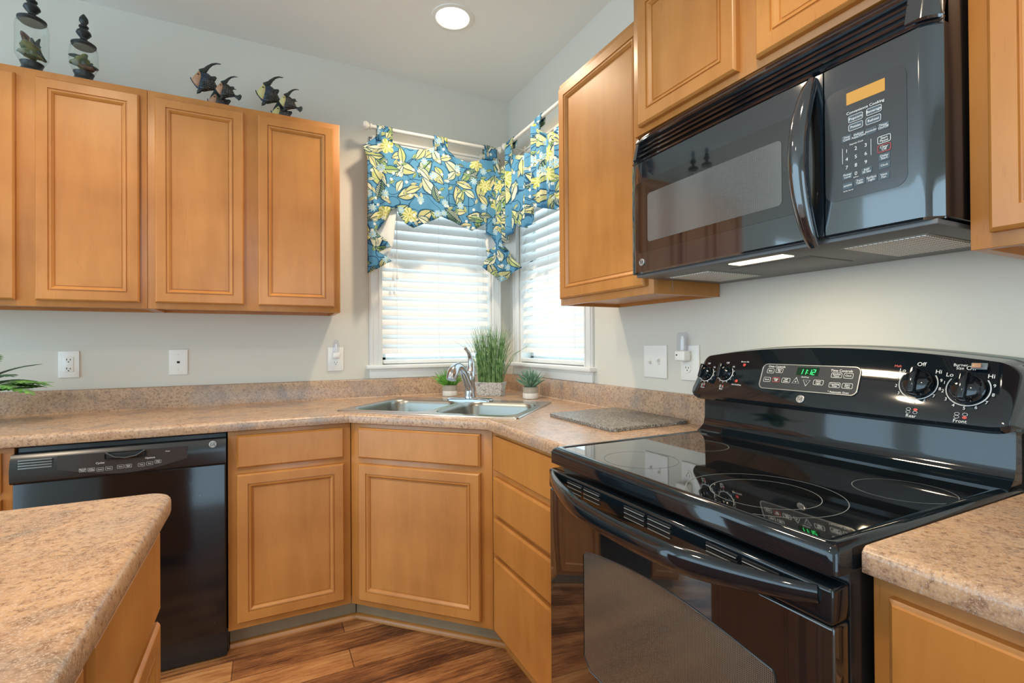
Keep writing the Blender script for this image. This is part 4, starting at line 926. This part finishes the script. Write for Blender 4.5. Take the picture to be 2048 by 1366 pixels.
vr = empty('window_valance', 'blue floral tab-top valance gathered in folds over the right-hand window', 'valance', (-RD, -.5, 1.83))
def dR(v, z): return .012+.012*sin(v*82+.5)+.007*sin(v*150)+.020*math.exp(-((v-.26)/.03)**2)+.020*math.exp(-((v-.585)/.03)**2)
cloth('swag_panel', [(.150, 2.24), (.190, 2.26), (.212, 2.35), (.300, 2.35), (.310, 2.285), (.363, 2.255), (.45, 2.232), (.525, 2.225), (.548, 2.30), (.552, 2.35), (.620, 2.35), (.625, 2.30), (.681, 2.245), (.771, 2.255), (.86, 2.30), (.86, 2.35), (.91, 2.35), (.91, 1.87), (.85, 1.83), (.766, 1.855), (.64, 1.894), (.573, 1.918), (.52, 1.855), (.468, 1.829), (.40, 1.850), (.358, 1.886), (.30, 1.845), (.22, 1.81), (.155, 1.80)], mapR, dR, 'floral_cotton', vr, step=.008, uvoff=(4.1, 0))
for u0, u1, o_ in ((.214, .300, 2.2), (.555, .620, 3.1), (.855, .915, 3.9)): tab_loop(vr, mapR, u0, u1, 2.335, (o_, .4))

# ------------------------------------------------------------------ glass jars on the wall cabinets
def jar(cx, cy, k, label, pieces, glabel):
    r = empty('glass_jar', label, 'jar', (cx, cy, UT)); z = UT
    R, H = pieces['R'], pieces['H']
    MB().lathe([(0, 0), (.040*k, 0), (.041*k, .006), (.033*k, .014), (.030*k, .024), (.034*k, .036), (.036*k, .040), (0, .040)], cx, cy, z, 32, cap=False).build('base', 'jar_black', r)
    zb_ = .038
    gp = [(.030*k, zb_), (R*.80, zb_+.010), (R*.97, zb_+.028), (R, zb_+.045), (R, H-.030), (R*.95, H-.012), (R*.78, H)]
    MB().lathe(gp+[(p-.002, q_-(.0 if i else -.002)) for i, (p, q_) in enumerate(gp)][::-1], cx, cy, z, 40, cap=False).build('glass_body', 'jar_glass', r)
    s = k; h = H
    MB().lathe([(0, h-.006), (R*.72, h-.006), (R*.86, h+.001), (R*.87, h+.006), (R*.70, h+.011), (R*.66, h+.013), (R*.40, h+.020), (.012*s, h+.026), (.012*s, h+.032), (.019*s, h+.040), (.026*s, h+.050), (.024*s, h+.058), (.014*s, h+.068), (.012*s, h+.072), (.017*s, h+.076), (.017*s, h+.080), (.011*s, h+.085), (.010*s, h+.090), (.016*s, h+.100), (.015*s, h+.112), (.006*s, h+.126), (0, h+.132)], cx, cy, z, 32, cap=False).build('finial_lid', 'jar_black', r)
    MB().lathe([(0, h-.0075), (R*.70, h-.0075), (R*.70, h-.0055), (0, h-.0055)], cx, cy, z, 32, cap=False).build('lid_reflection_disc', 'trim_grey', r)  # grey disc added to stand in for the reflection under the lid
    for i, (a, rr, zz_, ln, wd, mt, tl_) in enumerate(pieces['P']):
        ln *= 1.15; wd *= 1.4; rr *= .95
        px, py = cx+cos(a)*rr, cy+sin(a)*rr
        m = MB(); L = []
        T = Matrix.Translation((px, py, z+zz_)) @ Matrix.Rotation(a, 4, 'Z') @ Matrix.Rotation(tl_, 4, 'Y')
        rnd = random.Random(i*7+int(k*10))
        for j in range(9):
            u = j/8; ww = wd*sin(pi*(u*.86+.07))**.7; L.append([(ww*(cos(b)*(.8+.3*rnd.random()))*.48-.010*sin(pi*u), ww*sin(b)*(.85+.25*rnd.random()), ln*(u-.5)) for b in [2*pi*q_/9 for q_ in range(9)]])
        m.loft(L, M=T); o = m.build('dried_pod', mt); tag(o, glabel, 'dried decoration', glabel)
jar(-2.205, -.250, 1.0, 'taller clear glass jar with black spindle lid at the far left on the wall cabinet', dict(R=.051, H=.205, P=[(2.8, .022, .115, .085, .020, 'bark_brown', .25), (.3, .020, .100, .075, .019, 'pod_slate', -.5), (4.6, .018, .085, .060, .022, 'pod_green', .9), (5.6, .022, .080, .055, .022, 'pod_green', -.6), (1.5, .015, .105, .060, .018, 'pod_slate', .7), (3.8, .016, .066, .050, .022, 'pod_green', 1.3), (.2, .026, .115, .050, .012, 'pod_slate', -.1)]), 'dried pod or bark chip inside the taller glass jar')
jar(-2.047, -.250, .95, 'shorter clear glass jar with black spindle lid, second from the left on the wall cabinet', dict(R=.047, H=.150, P=[(2.8, .020, .095, .070, .013, 'pod_slate', 1.1), (.3, .016, .085, .060, .015, 'pod_slate', -1.1), (4.6, .016, .072, .050, .020, 'pod_green', .9), (5.6, .020, .068, .050, .018, 'bark_brown', -1.0), (1.5, .010, .105, .040, .010, 'pod_green', .3), (.0, .026, .062, .040, .014, 'pod_slate', .1), (3.6, .020, .066, .045, .020, 'pod_green', 1.4)]), 'dried pod or bark chip inside the shorter glass jar')

# ------------------------------------------------------------------ fish sculptures
def inflate(mb, poly, th, ox, oz, y, sc, n=5, c=None, pw=.5):
    P = [Vector((p[0]*sc+ox, p[1]*sc+oz)) for p in poly]; C_ = sum(P, Vector((0, 0)))/len(P) if c is None else Vector((c[0]*sc+ox, c[1]*sc+oz))
    L = []
    for s in (-1, 1):
        rows = []
        for k in range(n+1):
            f = 1-k/(n+.4); d = th*sc*(1-f*f)**pw
            rows.append([(C_.x+(p.x-C_.x)*f, y+s*d, C_.y+(p.y-C_.y)*f) for p in P])
        L.append(rows)
    mb.loft(L[0][::-1]+L[1][1:] if False else L[0][::-1]+L[1])
    return mb
BODY = [(-.50, -.18), (-.44, .10), (-.36, .36), (-.20, .46), (.02, .46), (.25, .36), (.42, .16), (.56, .02), (.60, -.06), (.50, -.16), (.30, -.30), (.12, -.46), (-.04, -.52), (-.20, -.44), (-.36, -.34)]
FACE = [(-.50, -.18), (-.44, .10), (-.36, .34), (-.24, .30), (-.12, .10), (-.08, -.10), (-.12, -.40), (-.24, -.38), (-.38, -.30)]
def fish(parent, ox, oz, y, sc, rot, facemat):
    R_ = Matrix.Translation((ox, y, oz)) @ Matrix.Rotation(-rot, 4, 'Y')
    def mk(name, poly, th, mat, par, yo=0, pw=.5, c=None):
        m = MB(); inflate(m, poly, th, 0, 0, yo, sc, pw=pw, c=c); bmesh.ops.transform(m.b, matrix=R_, verts=m.b.verts); return m.build(name, mat, par, angle=50)
    f = mk('fish_body', BODY, .22, 'fish_scale', parent)
    mk('face', FACE, .13, facemat, f, yo=-.105*sc)
    m = MB(); m.tube([Vector((x*sc, 0, z*sc)) for x, z in ((-.28, .36), (-.16, .56), (-.10, .76), (.0, .96), (.14, 1.10), (.32, 1.18))], [.17*sc, .12*sc, .085*sc, .062*sc, .042*sc, .02*sc], 8, up=Vector((0, 1, 0)), flatx=.9); bmesh.ops.transform(m.b, matrix=R_, verts=m.b.verts); m.build('dorsal_fin', 'fish_fin', f)
    mk('back_fin', [(.10, .38), (.30, .50), (.38, .44), (.36, .26), (.30, .22)], .07, 'fish_fin', f)
    mk('tail', [(.50, .02), (.66, .06), (.78, .22), (.90, .16), (.92, -.06), (.84, -.22), (.70, -.16), (.54, -.12)], .07, 'fish_fin', f)
    mk('belly_fin', [(-.02, -.44), (.10, -.36), (.02, -.62), (-.10, -.74), (-.14, -.56)], .07, 'fish_fin', f, yo=-.08*sc)
    mk('side_fin', [(-.10, -.08), (.06, -.02), (.10, -.14), (.02, -.30), (-.08, -.26)], .05, 'fish_fin', f, yo=-.20*sc)
    mk('mouth', [(-.48, -.14), (-.60, -.06), (-.58, -.14), (-.50, -.22), (-.40, -.32), (-.42, -.24)], .08, 'fish_fin', f)
    m = MB(); m.lathe([(0, .010*sc/.1*.1), (.035*sc, .006*sc), (.05*sc, 0)], 0, 0, 0, 12, M=R_ @ Matrix.Translation((-.30*sc, -.215*sc, .12*sc)) @ Matrix.Rotation(pi/2, 4, 'X'), cap=False); m.build('eye', 'eye_dark', f)
def fish_group(cx, label, fm):
    cy = -.215; r = empty('fish_sculpture', label, 'sculpture', (cx, cy, UT), group='carved fish sculptures on the wall cabinet')
    fish(r, cx-.042, UT+.118, cy, .094, radians(-18), fm)
    fish(r, cx+.040, UT+.083, cy-.030, .072, radians(-18), fm)
    fish(r, cx+.016, UT+.030, cy-.004, .085, radians(-24), fm)
    m = MB(); m.box(cx-.055, cx+.075, cy-.03, cy+.03, UT+.0005, UT+.016, .006, 3); m.tube([(cx-.02, cy+.005, UT+.01), (cx-.01, cy+.008, UT+.06), (cx+.01, cy+.0, UT+.10)], [.016, .012, .010], 8); m.build('base', 'fish_fin', r)
fish_group(-1.590, 'dark carved sculpture of three fish with copper-coloured faces, nearer the jars', 'fish_face_copper')
fish_group(-1.333, 'dark carved sculpture of three fish with pale yellow faces, nearer the window', 'fish_face_cream')
